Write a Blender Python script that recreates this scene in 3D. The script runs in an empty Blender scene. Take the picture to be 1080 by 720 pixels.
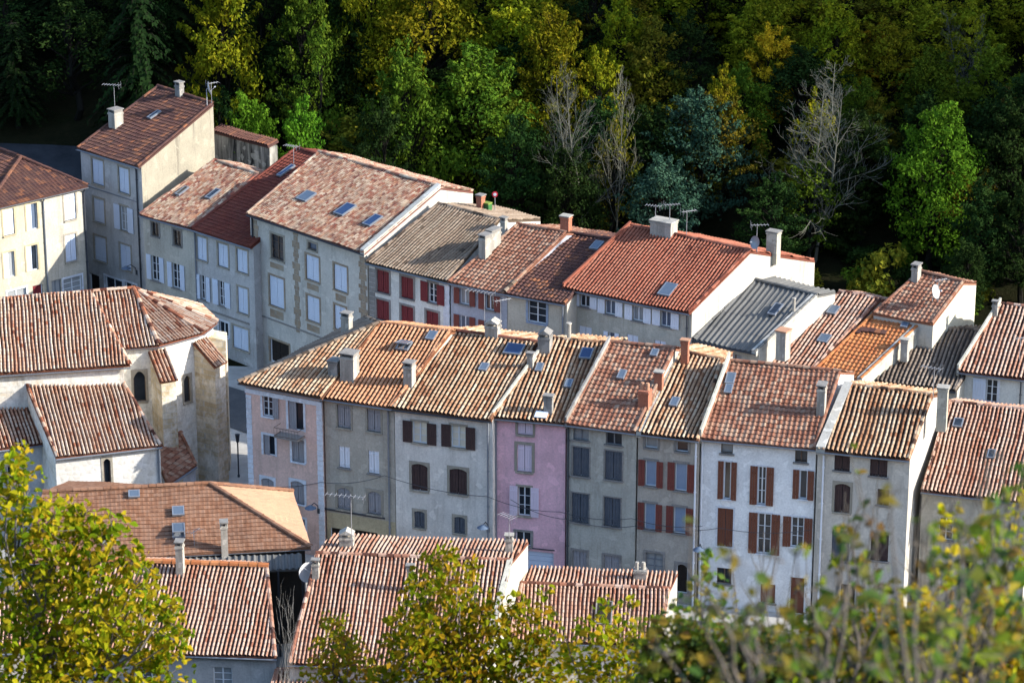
import bpy, bmesh, math, random
from mathutils import Vector as V, Matrix
rnd = random.Random(7)
R_ = math.radians
sc = bpy.context.scene
COL = sc.collection
ORG = {}

# ------------------------------------------------------------------ camera model (photo pixels, 1080 x 720)
F, PT, CAMZ = 3200.0, R_(20.0), 74.4
SP, CP = math.sin(PT), math.cos(PT)
def ray(u, v):
    a, b = (u - 540) / F, (360 - v) / F
    return V((a, CP + b * SP, -SP + b * CP))
CAM = V((0, 0, CAMZ))
def at_z(u, v, z):
    r = ray(u, v); return CAM + r * ((z - CAMZ) / r.z)
def at_y(u, v, y):
    r = ray(u, v); return CAM + r * (y / r.y)
def on_plane(u, v, co, no):
    r = ray(u, v); return CAM + r * ((co - CAM).dot(no) / r.dot(no))
def proj(p):
    d = p - CAM
    dep = d.y * CP - d.z * SP; up = d.y * SP + d.z * CP
    return 540 + F * d.x / dep, 360 - F * up / dep

def smooth(a, b, t):
    t = max(0., min(1., (t - a) / (b - a))); return t * t * (3 - 2 * t)
def hill_edge(x):
    return 222 - .17 * (max(-60, min(60, x)) + 30)
def ground(x, y):
    village = .055 * max(0, min(60, y - 165))
    e = hill_edge(x)
    d = y - e
    if d > 0:
        dd = min(d, 260); village += .45 * dd + .0009 * dd * dd
    if x > 58 and y > 190: village += 98 * smooth(58, 112, x) * smooth(198, 210, y)  # unseen spur out of view at right, put in to shade the wood
    near = 72.3 - .63 * y - .004 * max(0, abs(x) - 30) ** 1.0
    if y < 0: near = 72.3
    k = 3.0
    m = max(village, near)
    return m + k * math.log(math.exp((village - m) / k) + math.exp((near - m) / k))

# ------------------------------------------------------------------ mesh helpers
class MB:
    def __init__(s): s.v = []; s.f = []; s.a = []; s.sm = False
    def face(s, pts, a=.5):
        n = len(s.v); s.v += [tuple(p) for p in pts]; s.f.append(tuple(range(n, n + len(pts)))); s.a.append(a)
    def box(s, c, x, y, z, a=.5):      # centre and half-axis vectors
        c = V(c); x, y, z = V(x), V(y), V(z)
        n = len(s.v)
        for k in (-1, 1):
            for j in (-1, 1):
                for i in (-1, 1): s.v.append(tuple(c + x * i + y * j + z * k))
        for q in ((0, 2, 3, 1), (4, 5, 7, 6), (0, 1, 5, 4), (2, 6, 7, 3), (0, 4, 6, 2), (1, 3, 7, 5)):
            s.f.append(tuple(n + i for i in q)); s.a.append(a)
    def tube(s, pts, r, n=6, r1=None, a=.5, cap=True):
        pts = [V(p) for p in pts]; m = len(pts); b = len(s.v)
        for i, p in enumerate(pts):
            d = (pts[min(i + 1, m - 1)] - pts[max(i - 1, 0)]).normalized()
            ux = d.orthogonal().normalized() if i == 0 else (ux - d * ux.dot(d)).normalized()
            uy = d.cross(ux)
            rr = r if r1 is None else r + (r1 - r) * i / (m - 1)
            for k in range(n):
                t = 2 * math.pi * k / n
                s.v.append(tuple(p + (ux * math.cos(t) + uy * math.sin(t)) * rr))
        for i in range(m - 1):
            for k in range(n):
                k2 = (k + 1) % n
                s.f.append((b + i * n + k, b + i * n + k2, b + (i + 1) * n + k2, b + (i + 1) * n + k)); s.a.append(a)
        if cap:
            s.f.append(tuple(b + k for k in range(n - 1, -1, -1))); s.a.append(a)
            s.f.append(tuple(b + (m - 1) * n + k for k in range(n))); s.a.append(a)
    def prism(s, bot, top, a=.5, caps=True):
        n = len(bot)
        for i in range(n):
            j = (i + 1) % n; s.face((bot[i], bot[j], top[j], top[i]), a)
        if caps:
            s.face(list(reversed(bot)), a); s.face(top, a)
    def build(s, name, mat, parent=None, origin=None, smooth_=False):
        if not s.v: return None
        xs = [p[0] for p in s.v]; ys = [p[1] for p in s.v]; zs = [p[2] for p in s.v]
        o = V(origin) if origin is not None else V(((min(xs) + max(xs)) / 2, (min(ys) + max(ys)) / 2, min(zs)))
        me = bpy.data.meshes.new(name)
        me.from_pydata([(p[0] - o.x, p[1] - o.y, p[2] - o.z) for p in s.v], [], s.f)
        at = me.attributes.new('tone', 'FLOAT', 'FACE'); at.data.foreach_set('value', s.a)
        if smooth_: me.polygons.foreach_set('use_smooth', [True] * len(me.polygons))
        me.materials.append(mat); me.update()
        ob = bpy.data.objects.new(name, me); COL.objects.link(ob)
        po = ORG.get(parent.name, V((0, 0, 0))) if parent else V((0, 0, 0))
        if parent: ob.parent = parent
        ob.location = o - po; ORG[ob.name] = o
        return ob
def thing(name, label, cat, loc, group=None):
    o = bpy.data.objects.new(name, None); COL.objects.link(o); o.location = loc; ORG[o.name] = V(loc)
    o.empty_display_size = .3
    return tag(o, label, cat, group)
def tag(o, label, cat, group=None):
    o['label'] = label; o['category'] = cat
    if group: o['group'] = group
    return o

# ------------------------------------------------------------------ materials
MATS = {}
def nodes(name):
    m = bpy.data.materials.new(name); m.use_nodes = True
    nt = m.node_tree; return m, nt, nt.nodes['Principled BSDF']
def N(nt, t, **kw):
    n = nt.nodes.new(t)
    for k, val in kw.items():
        if k.startswith('i_'): n.inputs[k[2:].replace('_', ' ')].default_value = val
        else: setattr(n, k, val)
    return n
def mixc(nt, a, b, fac, mode='MIX'):
    n = nt.nodes.new('ShaderNodeMix'); n.data_type = 'RGBA'; n.blend_type = mode
    for sock, val in ((n.inputs[0], fac), (n.inputs[6], a), (n.inputs[7], b)):
        if hasattr(val, 'links') or isinstance(val, bpy.types.NodeSocket): nt.links.new(val, sock)
        elif isinstance(val, (int, float)): sock.default_value = val
        else: sock.default_value = (*val, 1)
    return n.outputs[2]
def ramp(nt, fac, stops, interp='LINEAR'):
    r = nt.nodes.new('ShaderNodeValToRGB'); r.color_ramp.interpolation = interp
    e = r.color_ramp.elements
    while len(e) < len(stops): e.new(.5)
    for i, (p, c) in enumerate(stops):
        e[i].position = p; e[i].color = (*c, 1) if len(c) == 3 else c
    nt.links.new(fac, r.inputs[0]); return r.outputs[0]
def noise(nt, scale, detail=4, rough=.6, mapping=None, off=(0, 0, 0)):
    tc = N(nt, 'ShaderNodeTexCoord'); mp = N(nt, 'ShaderNodeMapping')
    mp.inputs['Scale'].default_value = mapping or (1, 1, 1); mp.inputs['Location'].default_value = off
    nt.links.new(tc.outputs['Object'], mp.inputs[0])
    n = N(nt, 'ShaderNodeTexNoise'); n.inputs['Scale'].default_value = scale; n.inputs['Detail'].default_value = detail; n.inputs['Roughness'].default_value = rough
    nt.links.new(mp.outputs[0], n.inputs['Vector']); return n.outputs['Fac']
def bump(nt, bs, h, strength, dist=.02):
    b = N(nt, 'ShaderNodeBump'); b.inputs['Strength'].default_value = strength; b.inputs['Distance'].default_value = dist
    nt.links.new(h, b.inputs['Height']); nt.links.new(b.outputs[0], bs.inputs['Normal'])

def plaster(name, c, dirt=.5, stain=(.16, .14, .11), patch=None, thr=.52, soot=0):
    if name in MATS: return MATS[name]
    m, nt, bs = nodes(name)
    off = (rnd.uniform(0, 50), rnd.uniform(0, 50), rnd.uniform(0, 50))
    n1 = noise(nt, .55, 6, .65, off=off)
    f1 = ramp(nt, n1, [(.38, (0, 0, 0)), (.68, (1, 1, 1))])
    darker = tuple(x * .80 for x in c)
    col = mixc(nt, c, darker, f1)
    n2 = noise(nt, 1.0, 5, .7, mapping=(1.6, 1.6, .16), off=off)
    f2 = ramp(nt, n2, [(thr, (0, 0, 0)), (thr + .26, (dirt, dirt, dirt))])
    col = mixc(nt, col, stain, f2)
    n3 = noise(nt, 2.6, 7, .75, off=(off[1], off[0], 3))
    f3 = ramp(nt, n3, [(.60, (0, 0, 0)), (.74, (dirt * .55,) * 3)])
    col = mixc(nt, col, patch or tuple(x * .62 for x in c), f3)
    n6 = noise(nt, 1.0, 4, .75, mapping=(7, 7, .30), off=(off[2], off[1], 1))
    f6 = ramp(nt, n6, [(.55, (0, 0, 0)), (.72, (.25 + dirt * .55,) * 3)])
    f6b = ramp(nt, noise(nt, .7, 3, .6, off=(3, off[2], off[0])), [(.42, (0, 0, 0)), (.62, (1, 1, 1))])
    f6 = mixc(nt, f6, f6b, 1.0, 'MULTIPLY')
    col = mixc(nt, col, tuple(x * .42 for x in c), f6)
    tc = N(nt, 'ShaderNodeTexCoord'); sz = N(nt, 'ShaderNodeSeparateXYZ'); nt.links.new(tc.outputs['Object'], sz.inputs[0])
    ad = N(nt, 'ShaderNodeMath', operation='MULTIPLY_ADD'); nt.links.new(n1, ad.inputs[0]); ad.inputs[1].default_value = -5.0; nt.links.new(sz.outputs[2], ad.inputs[2])
    f7 = ramp(nt, ad.outputs[0], [(0, (dirt * .4,) * 3), (.9, (0, 0, 0))])
    col = mixc(nt, col, tuple(x * .5 for x in stain), f7)
    n8 = noise(nt, 1.3, 2, .5, off=(off[0], 7, off[1])); f8 = ramp(nt, n8, [(.615, (0, 0, 0)), (.63, (.55,) * 3)])
    col = mixc(nt, col, tuple(min(1, x * 1.13) for x in c), f8)
    if soot:
        tg = N(nt, 'ShaderNodeTexCoord'); sg = N(nt, 'ShaderNodeSeparateXYZ'); nt.links.new(tg.outputs['Generated'], sg.inputs[0])
        sa = N(nt, 'ShaderNodeMath', operation='MULTIPLY_ADD'); nt.links.new(noise(nt, 3, 5, .7), sa.inputs[0]); sa.inputs[1].default_value = .7; nt.links.new(sg.outputs[2], sa.inputs[2])
        col = mixc(nt, col, (.05, .045, .04), ramp(nt, sa.outputs[0], [(1.0, (0, 0, 0)), (1.35, (soot,) * 3)]))
    n5 = noise(nt, 9, 5, .75, off=off)
    f5 = ramp(nt, n5, [(.3, (.80, .80, .80)), (.7, (1.10, 1.10, 1.10))])
    col = mixc(nt, col, f5, 1.0, 'MULTIPLY')
    nt.links.new(col, bs.inputs['Base Color']); bs.inputs['Roughness'].default_value = .92
    bs.inputs['Specular IOR Level'].default_value = .05
    bump(nt, bs, noise(nt, 14, 5, .7), .5, .03)
    MATS[name] = m; return m

def tiles(name, cols, lichen=.35, lc=(.075, .068, .06)):
    if name in MATS: return MATS[name]
    m, nt, bs = nodes(name)
    a = N(nt, 'ShaderNodeAttribute', attribute_name='tone')
    n = len(cols)
    col = ramp(nt, a.outputs['Fac'], [(i / max(1, n - 1), c) for i, c in enumerate(cols)])
    off = (rnd.uniform(0, 50), rnd.uniform(0, 50), 0)
    f = ramp(nt, noise(nt, .5, 6, .7, off=off), [(.45, (0, 0, 0)), (.75, (lichen,) * 3)])
    col = mixc(nt, col, lc, f)
    f = ramp(nt, noise(nt, 4.5, 6, .75, off=off), [(.5, (0, 0, 0)), (.72, (lichen * 1.3,) * 3)])
    col = mixc(nt, col, lc, f)
    f = ramp(nt, noise(nt, 17, 4, .7, off=off), [(.3, (.78, .78, .78)), (.7, (1.12, 1.12, 1.12))])
    col = mixc(nt, col, f, 1.0, 'MULTIPLY')
    nt.links.new(col, bs.inputs['Base Color']); bs.inputs['Roughness'].default_value = .88
    bs.inputs['Specular IOR Level'].default_value = .06
    bump(nt, bs, noise(nt, 30, 3, .6), .3, .02)
    MATS[name] = m; return m

def paint(name, c, rough=.6, wear=.3, metal=0., wc=None):
    if name in MATS: return MATS[name]
    m, nt, bs = nodes(name)
    f = ramp(nt, noise(nt, 5, 6, .7, mapping=(2, 2, .5)), [(.45, (0, 0, 0)), (.75, (wear,) * 3)])
    col = mixc(nt, c, wc or tuple(x * .5 for x in c), f)
    nt.links.new(col, bs.inputs['Base Color']); bs.inputs['Roughness'].default_value = rough; bs.inputs['Metallic'].default_value = metal; bs.inputs['Specular IOR Level'].default_value = .05 if rough >= .7 else .3
    MATS[name] = m; return m

def glass_mat():
    m, nt, bs = nodes('window_glass')
    f = noise(nt, .8, 3, .5)
    col = ramp(nt, f, [(.3, (.008, .011, .016)), (.75, (.035, .045, .06))])
    nt.links.new(col, bs.inputs['Base Color']); bs.inputs['Roughness'].default_value = .12
    return m
def stone(name, c1, c2, mortar, sx=1.6, sz=3.2):
    if name in MATS: return MATS[name]
    m, nt, bs = nodes(name)
    tc = N(nt, 'ShaderNodeTexCoord'); mp = N(nt, 'ShaderNodeMapping'); mp.inputs['Scale'].default_value = (sx, sx, sz)
    nt.links.new(tc.outputs['Object'], mp.inputs[0])
    vo = N(nt, 'ShaderNodeTexVoronoi'); vo.inputs['Scale'].default_value = 1.0; vo.inputs['Randomness'].default_value = .75
    nt.links.new(mp.outputs[0], vo.inputs['Vector'])
    ve = N(nt, 'ShaderNodeTexVoronoi', feature='DISTANCE_TO_EDGE'); ve.inputs['Scale'].default_value = 1.0; ve.inputs['Randomness'].default_value = .75
    nt.links.new(mp.outputs[0], ve.inputs['Vector'])
    sep = N(nt, 'ShaderNodeSeparateColor'); nt.links.new(vo.outputs['Color'], sep.inputs[0])
    col = mixc(nt, c1, c2, sep.outputs[0])
    f = ramp(nt, ve.outputs['Distance'], [(.02, (1, 1, 1)), (.09, (0, 0, 0))])
    col = mixc(nt, col, mortar, f)
    f = ramp(nt, noise(nt, .5, 6, .7), [(.4, (0, 0, 0)), (.75, (.55,) * 3)])
    col = mixc(nt, col, (.42, .37, .28), f)
    f = ramp(nt, noise(nt, 3, 6, .75), [(.5, (0, 0, 0)), (.8, (.5,) * 3)])
    col = mixc(nt, col, (.2, .17, .13), f)
    nt.links.new(col, bs.inputs['Base Color']); bs.inputs['Roughness'].default_value = .9
    bump(nt, bs, ve.outputs['Distance'], .6, .05)
    MATS[name] = m; return m
def ashlar(name, cream, t1, t2, amount=.5):
    if name in MATS: return MATS[name]
    m, nt, bs = nodes(name)
    tc = N(nt, 'ShaderNodeTexCoord'); sp = N(nt, 'ShaderNodeSeparateXYZ'); nt.links.new(tc.outputs['Object'], sp.inputs[0])
    ad = N(nt, 'ShaderNodeMath', operation='ADD'); nt.links.new(sp.outputs[0], ad.inputs[0]); nt.links.new(sp.outputs[1], ad.inputs[1])
    cb = N(nt, 'ShaderNodeCombineXYZ'); nt.links.new(ad.outputs[0], cb.inputs[0]); nt.links.new(sp.outputs[2], cb.inputs[1])
    br = N(nt, 'ShaderNodeTexBrick'); nt.links.new(cb.outputs[0], br.inputs['Vector'])
    for k, c_ in (('Color1', t1), ('Color2', t2), ('Mortar', tuple(x * .62 for x in cream))): br.inputs[k].default_value = (*c_, 1)
    br.inputs['Scale'].default_value = 1.0; br.inputs['Brick Width'].default_value = .72; br.inputs['Row Height'].default_value = .36; br.inputs['Mortar Size'].default_value = .022; br.inputs['Bias'].default_value = -.1
    nz = noise(nt, .55, 6, .7); f = ramp(nt, nz, [(.5 - amount * .3, (0, 0, 0)), (.62 - amount * .2, (1, 1, 1))])
    col = mixc(nt, cream, br.outputs['Color'], f)
    f = ramp(nt, noise(nt, 1.0, 6, .75, mapping=(2, 2, .5)), [(.5, (0, 0, 0)), (.75, (.55,) * 3)]); col = mixc(nt, col, (.20, .17, .12), f)
    f = ramp(nt, noise(nt, 5, 6, .75), [(.3, (.75,) * 3), (.7, (1.12,) * 3)]); col = mixc(nt, col, f, 1.0, 'MULTIPLY')
    nt.links.new(col, bs.inputs['Base Color']); bs.inputs['Roughness'].default_value = .92; bs.inputs['Specular IOR Level'].default_value = .05
    bump(nt, bs, br.outputs['Fac'], .5, .03); MATS[name] = m; return m
def brick(name):
    if name in MATS: return MATS[name]
    m, nt, bs = nodes(name)
    f = noise(nt, 9, 4, .7, mapping=(1, 1, 3))
    col = ramp(nt, f, [(.3, (.22, .07, .04)), (.55, (.36, .13, .07)), (.8, (.45, .3, .2))])
    nt.links.new(col, bs.inputs['Base Color']); bs.inputs['Roughness'].default_value = .9
    MATS[name] = m; return m
def leaf_mat(name, cols, trans=.25, hue=.5):
    m, nt, bs = nodes(name)
    a = N(nt, 'ShaderNodeAttribute', attribute_name='tone')
    oi = N(nt, 'ShaderNodeObjectInfo')
    n = len(cols)
    col = ramp(nt, a.outputs['Fac'], [(i / max(1, n - 1), c) for i, c in enumerate(cols)])
    v = N(nt, 'ShaderNodeMapRange'); v.inputs[3].default_value = .72; v.inputs[4].default_value = 1.25
    nt.links.new(oi.outputs['Random'], v.inputs[0])
    hs = N(nt, 'ShaderNodeHueSaturation'); nt.links.new(col, hs.inputs['Color']); nt.links.new(v.outputs[0], hs.inputs['Value'])
    h2 = N(nt, 'ShaderNodeMapRange'); h2.inputs[3].default_value = .5 - .04 * hue; h2.inputs[4].default_value = .5 + .03 * hue
    nt.links.new(oi.outputs['Random'], h2.inputs[0]); nt.links.new(h2.outputs[0], hs.inputs['Hue'])
    nt.links.new(hs.outputs[0], bs.inputs['Base Color']); bs.inputs['Roughness'].default_value = .85
    bs.inputs['Specular IOR Level'].default_value = .02
    if trans:
        t = N(nt, 'ShaderNodeBsdfTranslucent'); nt.links.new(hs.outputs[0], t.inputs['Color'])
        mx = N(nt, 'ShaderNodeMixShader'); mx.inputs[0].default_value = trans
        out = nt.nodes['Material Output']
        nt.links.new(bs.outputs[0], mx.inputs[1]); nt.links.new(t.outputs[0], mx.inputs[2]); nt.links.new(mx.outputs[0], out.inputs[0])
    MATS[name] = m; return m

GLASS = glass_mat()
ZINC = paint('zinc_metal', (.22, .24, .27), .45, .4, .3)
DARKZ = paint('dark_metal', (.05, .055, .065), .5, .3)
ALU = paint('antenna_metal', (.30, .30, .31), .5, .2, .2)
DISHM = paint('dish_enamel', (.5, .5, .5), .5, .25)
WFRAME = paint('white_window_paint', (.68, .7, .72), .5, .15)
BFRAME = paint('brown_window_paint', (.12, .08, .055), .6, .3)
SH_WHITE = paint('white_shutter_paint', (.72, .74, .78), .6, .12)
SH_LBLUE = paint('pale_blue_shutter_paint', (.58, .64, .74), .6, .15)
SH_GREY = paint('grey_shutter_wood', (.30, .29, .30), .8, .4)
SH_DGREY = paint('dark_grey_shutter_wood', (.085, .095, .115), .8, .5, wc=(.2, .2, .2))
SH_RED = paint('dark_red_shutter_paint', (.16, .02, .025), .6, .25)
SH_RED2 = paint('red_brown_shutter_paint', (.17, .045, .035), .6, .25)
SH_BROWN = paint('brown_shutter_wood', (.065, .042, .04), .7, .4, wc=(.14, .09, .07))
SH_WOOD = paint('russet_shutter_wood', (.17, .07, .045), .7, .35)
SH_PINK = paint('pale_pink_shutter_paint', (.72, .60, .68), .6, .15)
DOORW = paint('dark_door_wood', (.03, .025, .022), .7, .4)
GARAGE = paint('pale_garage_paint', (.55, .62, .72), .6, .15)
CURTAIN = paint('cream_curtain', (.72, .66, .52), .8, .2)
BLUEP = paint('blue_grey_pane', (.26, .34, .46), .25, .3)
CURT2 = paint('net_curtain_pane', (.30, .31, .31), .35, .3, wc=(.06, .07, .08))
BLUEP2 = paint('sky_lit_pane', (.10, .13, .18), .2, .4)
SKYP = paint('grey_skylight_glass', (.09, .12, .16), .25, .3)
BLUESK = paint('blue_skylight_glass', (.02, .045, .11), .1, .2)
STONEB = stone('tan_dressed_stone', (.30, .215, .135), (.21, .15, .10), (.26, .22, .17))
LIME = plaster('lime_white_render', (.72, .68, .60), .35)
WHITEW = plaster('white_parapet_render', (.60, .57, .50), .7)
GREYCH = plaster('grey_chimney_render', (.34, .32, .29), .7, stain=(.09, .085, .08), soot=.8)
WHITECH = plaster('pale_chimney_render', (.54, .50, .43), .7, stain=(.12, .11, .09), soot=.8)
BRICK = brick('red_brick')
SURR = plaster('pale_stone_surround', (.40, .36, .29), .4)
SURRW = plaster('white_painted_surround', (.74, .76, .80), .15)
SURRG = plaster('grey_stone_surround', (.30, .28, .26), .4)
TERRA = tiles('terracotta_ridge', [(.45, .2, .1), (.52, .28, .17), (.40, .22, .14)], .3)

T_CREAM = tiles('cream_canal_tile', [(.05, .028, .02), (.085, .042, .027), (.24, .105, .052), (.36, .20, .11), (.44, .30, .19), (.52, .41, .29)], .34)
T_ORANGE = tiles('orange_canal_tile', [(.14, .055, .03), (.20, .08, .04), (.40, .19, .10), (.45, .225, .12), (.48, .26, .15)], .12)
T_RUST = tiles('rust_interlocking_tile', [(.20, .085, .052), (.24, .105, .066), (.28, .14, .09), (.30, .165, .11), (.36, .24, .165)], .25)
T_MIX = tiles('mottled_canal_tile', [(.22, .06, .04), (.42, .33, .24), (.15, .06, .05), (.38, .19, .11), (.52, .43, .32), (.27, .085, .055), (.40, .30, .21), (.20, .09, .06)], .30)
T_DRED = tiles('deep_red_tile', [(.14, .038, .028), (.16, .046, .032), (.18, .054, .036)], .25)
T_BROWN = tiles('brown_interlocking_tile', [(.075, .038, .034), (.09, .045, .038), (.10, .05, .042), (.11, .053, .042), (.115, .055, .042), (.12, .06, .045), (.27, .11, .055)], .25)
T_BEIGE = tiles('beige_canal_tile', [(.06, .042, .031), (.09, .064, .045), (.21, .15, .105), (.26, .195, .14), (.30, .235, .175)], .3)
T_RED = tiles('red_canal_tile', [(.11, .034, .022), (.14, .046, .030), (.28, .092, .056), (.31, .115, .072), (.33, .14, .09)], .16)
T_FIBRE = tiles('grey_fibre_cement', [(.125, .122, .115), (.15, .147, .138), (.105, .103, .098)], .5, (.12, .12, .11))
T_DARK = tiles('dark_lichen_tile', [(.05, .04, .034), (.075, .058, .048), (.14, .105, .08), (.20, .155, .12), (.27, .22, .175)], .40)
T_TAN = tiles('tan_flat_tile', [(.215, .10, .056), (.25, .128, .076), (.275, .152, .096), (.195, .095, .056)], .25)
T_CHURCH = tiles('church_canal_tile', [(.07, .028, .02), (.12, .042, .026), (.31, .11, .056), (.43, .25, .16), (.50, .36, .26), (.57, .46, .36)], .24)
T_ORFLAT = tiles('bright_orange_tile', [(.42, .155, .055), (.47, .185, .07), (.38, .13, .05), (.50, .21, .085)], .22)
T_PINKISH = tiles('pinkish_canal_tile', [(.07, .032, .024), (.11, .044, .03), (.28, .115, .07), (.38, .205, .135), (.44, .28, .205), (.49, .36, .28)], .22)

# ------------------------------------------------------------------ roofs
STYLES = {'canal': (.262, .36), 'canal_c': (.225, .34), 'canal_f': (.222, .32), 'canal_s': (.235, .34), 'canal_m': (.20, .25), 'roman': (.29, .36), 'flat': (.26, .34), 'fibre': (.36, 1.6), 'far': (.33, 1.2)}
def roof_plane(mb, poly, ea, eb, style, lift=0., tone=None, seed=0):
    mixed = style == 'mixed'
    if mixed: style = 'canal_m'
    return roof_plane_(mb, poly, ea, eb, style, lift, tone, seed, mixed)
def roof_plane_(mb, poly, ea, eb, style, lift, tone, seed, mixed):
    """cover the planar convex polygon (3-D points) with tiles; ea->eb is the eave direction"""
    rg = random.Random(seed * 131 + len(mb.v))
    ea, eb = V(ea), V(eb)
    sx = (eb - ea).normalized()
    n = None
    for i in range(1, len(poly) - 1):
        c = (V(poly[i]) - V(poly[0])).cross(V(poly[i + 1]) - V(poly[0]))
        if c.length > .01: n = c.normalized(); break
    if n.z < 0: n = -n
    ty = n.cross(sx).normalized()
    if ty.z < 0: ty = -ty
    L = [((V(p) - ea).dot(sx), (V(p) - ea).dot(ty)) for p in poly]
    area = sum(L[i][0] * L[(i + 1) % len(L)][1] - L[(i + 1) % len(L)][0] * L[i][1] for i in range(len(L)))
    if area < 0: L.reverse()
    s0, s1 = min(p[0] for p in L), max(p[0] for p in L); t0, t1 = min(p[1] for p in L), max(p[1] for p in L)
    w, e = STYLES[style]
    nc = max(1, round((s1 - s0) / w)); w = (s1 - s0) / nc
    nr = max(1, math.ceil((t1 - t0) / e))
    vs, fs, tn = [], [], []
    def strip(prof, ta, tb, za, zb, tone_):
        b = len(vs)
        for (ps, pz_) in prof: vs.append((ps, ta, pz_ + za))
        for (ps, pz_) in prof: vs.append((ps, tb, pz_ + zb))
        k = len(prof)
        for i in range(k - 1): fs.append((b + i, b + i + 1, b + k + i + 1, b + k + i)); tn.append(tone_)
    def inside(s_, t_, mar):
        for i in range(len(L)):
            (x0, y0), (x1, y1) = L[i], L[(i + 1) % len(L)]
            ln = math.hypot(x1 - x0, y1 - y0)
            if ln < 1e-5: continue
            if ((x1 - x0) * (t_ - y0) - (y1 - y0) * (s_ - x0)) / ln < -mar: return False
        return True
    ctone = [rg.random() for _ in range(nc + 1)]
    wob = [rg.uniform(-.012, .012) for _ in range(nc + 1)]
    for j in range(nr):
        ta, tb = t0 + j * e, t0 + (j + 1) * e * 1.0
        for i in range(nc):
            cs = s0 + (i + .5) * w
            if not inside(cs, (ta + tb) / 2, .75 * max(w, e)): continue
            tj = tone if tone is not None else rg.random()
            if tone is None and style in ('canal', 'canal_c', 'canal_f', 'canal_s', 'canal_m', 'far') and not mixed: tj = min(1, .46 + ctone[i] * .34 + .22 * rg.random() + .06 * math.sin(j * .9 + ctone[i] * 9) - (.25 if rg.random() < .06 else 0))
            js = wob[i] + rg.uniform(-.008, .008); jt = rg.uniform(-.025, .025)
            if style in ('canal', 'canal_c', 'canal_f', 'canal_s', 'canal_m', 'far'):
                a, h = .31 * w, .44 * w
                jj = rg.uniform(0, .012)
                prof = [(cs + js + a * math.cos(q), .015 + jj + h * math.sin(q)) for q in (math.pi, 2.36, 1.57, .78, 0)]
                strip(prof, ta + jt - .03, tb + jt, .03, 0., tj)
                c2 = s0 + i * w
                tj2 = (rg.random() * (1 if mixed else .25)) if tone is None else tone  # channel tiles toned darker: shade between the covers put into their colour
                strip([(c2 - .26 * w, .03), (c2 - .1 * w, -.035), (c2 + .1 * w, -.035), (c2 + .26 * w, .03)], ta + jt, tb + jt, .015, 0, tj2)
                if i == nc - 1:
                    c2 = s1; strip([(c2 - .26 * w, .03), (c2, -.02)], ta + jt, tb + jt, .015, 0, tj2)
            elif style == 'fibre':
                strip([(cs + w * k, .06 * math.cos(k * 2 * math.pi)) for k in (-.5, -.33, -.17, 0, .17, .33, .5)], ta, tb + .02, .012, 0, tone if tone is not None else rg.random())
            else:
                hh = .05 if style == 'roman' else .012
                jz = rg.uniform(-.004, .004)
                prof = [(cs + w * k, q * hh + jz) for k, q in ((-.5, .1), (-.34, 0), (-.08, .25), (.12, 1), (.32, 1), (.49, .15))]
                ja = rg.uniform(-.012, .012)
                strip(prof, ta + ja, tb + ja, .05, .0, tj)
                b = len(vs)
                for (ps, q) in prof: vs.append((ps, ta + ja, q + .05))
                for (ps, q) in prof: vs.append((ps, ta + ja, q - .02))
                for i2 in range(len(prof) - 1): fs.append((b + i2 + 1, b + i2, b + len(prof) + i2, b + len(prof) + i2 + 1)); tn.append(tj)
    ph = [rg.uniform(0, 6.28) for _ in range(5)]
    def wave(s_, t_, z_):
        z_ += .022 * math.sin(s_ * 1.7 + ph[0]) + .018 * math.sin(t_ * 1.4 + s_ * .5 + ph[1]) - .03 * math.sin(math.pi * (s_ - s0) / (s1 - s0))
        return (s_ + .018 * math.sin(t_ * 1.3 + ph[2] + s_ * .8), t_ + .02 * math.sin(s_ * 1.1 + ph[3]), z_)
    vs = [wave(*q) for q in vs]
    bm = bmesh.new(); lay = bm.faces.layers.float.new('tone')
    bv = [bm.verts.new(p) for p in vs]
    for f, t in zip(fs, tn):
        q = bm.faces.new([bv[i] for i in f]); q[lay] = t
    for i in range(len(L)):
        (x0, y0), (x1, y1) = L[i], L[(i + 1) % len(L)]
        if math.hypot(x1 - x0, y1 - y0) < 1e-4: continue
        if abs(y1 - y0) < 1e-3 and abs(y0 - t0) < .01: continue       # leave the eave edge ragged
        bmesh.ops.bisect_plane(bm, geom=bm.verts[:] + bm.edges[:] + bm.faces[:], plane_co=(x0, y0, 0), plane_no=(y1 - y0, -(x1 - x0), 0), clear_outer=True, dist=1e-5)
    base = len(mb.v)
    bm.verts.index_update()
    for q in bm.verts: mb.v.append(tuple(ea + sx * q.co.x + ty * q.co.y + n * (q.co.z + lift)))
    for f in bm.faces: mb.f.append(tuple(base + q.index for q in f.verts)); mb.a.append(f[lay])
    bm.free()
    top = [ea + sx * p[0] + ty * p[1] + n * (lift - .045) for p in L]
    bot = [p - n * .12 for p in top]
    mb.prism(bot, top, .3)
    return n
def ridge_tiles(mb, a, b, r=.15, seed=0, step=.42):
    a, b = V(a), V(b); d = b - a; ln = d.length
    if ln < .1: return
    d /= ln; side = d.cross(V((0, 0, 1))).normalized(); up = side.cross(d).normalized()
    if up.z < 0: up = -up
    rg = random.Random(seed + int(ln * 100)); k = max(1, int(ln / step))
    for i in range(k):
        p = a + d * (ln * i / k); q = a + d * (ln * (i + 1.08) / k); t = rg.random(); b0 = len(mb.v)
        jz = rg.uniform(-.01, .015)
        for P, rr in ((p, r * 1.08), (q, r * .92)):
            for w in (0, .78, 1.57, 2.36, 3.14): mb.v.append(tuple(P + side * (rr * math.cos(w)) + up * (rr * .85 * math.sin(w) + jz)))
        for w in range(4): mb.f.append((b0 + w, b0 + w + 1, b0 + 6 + w, b0 + 5 + w)); mb.a.append(t)

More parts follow.
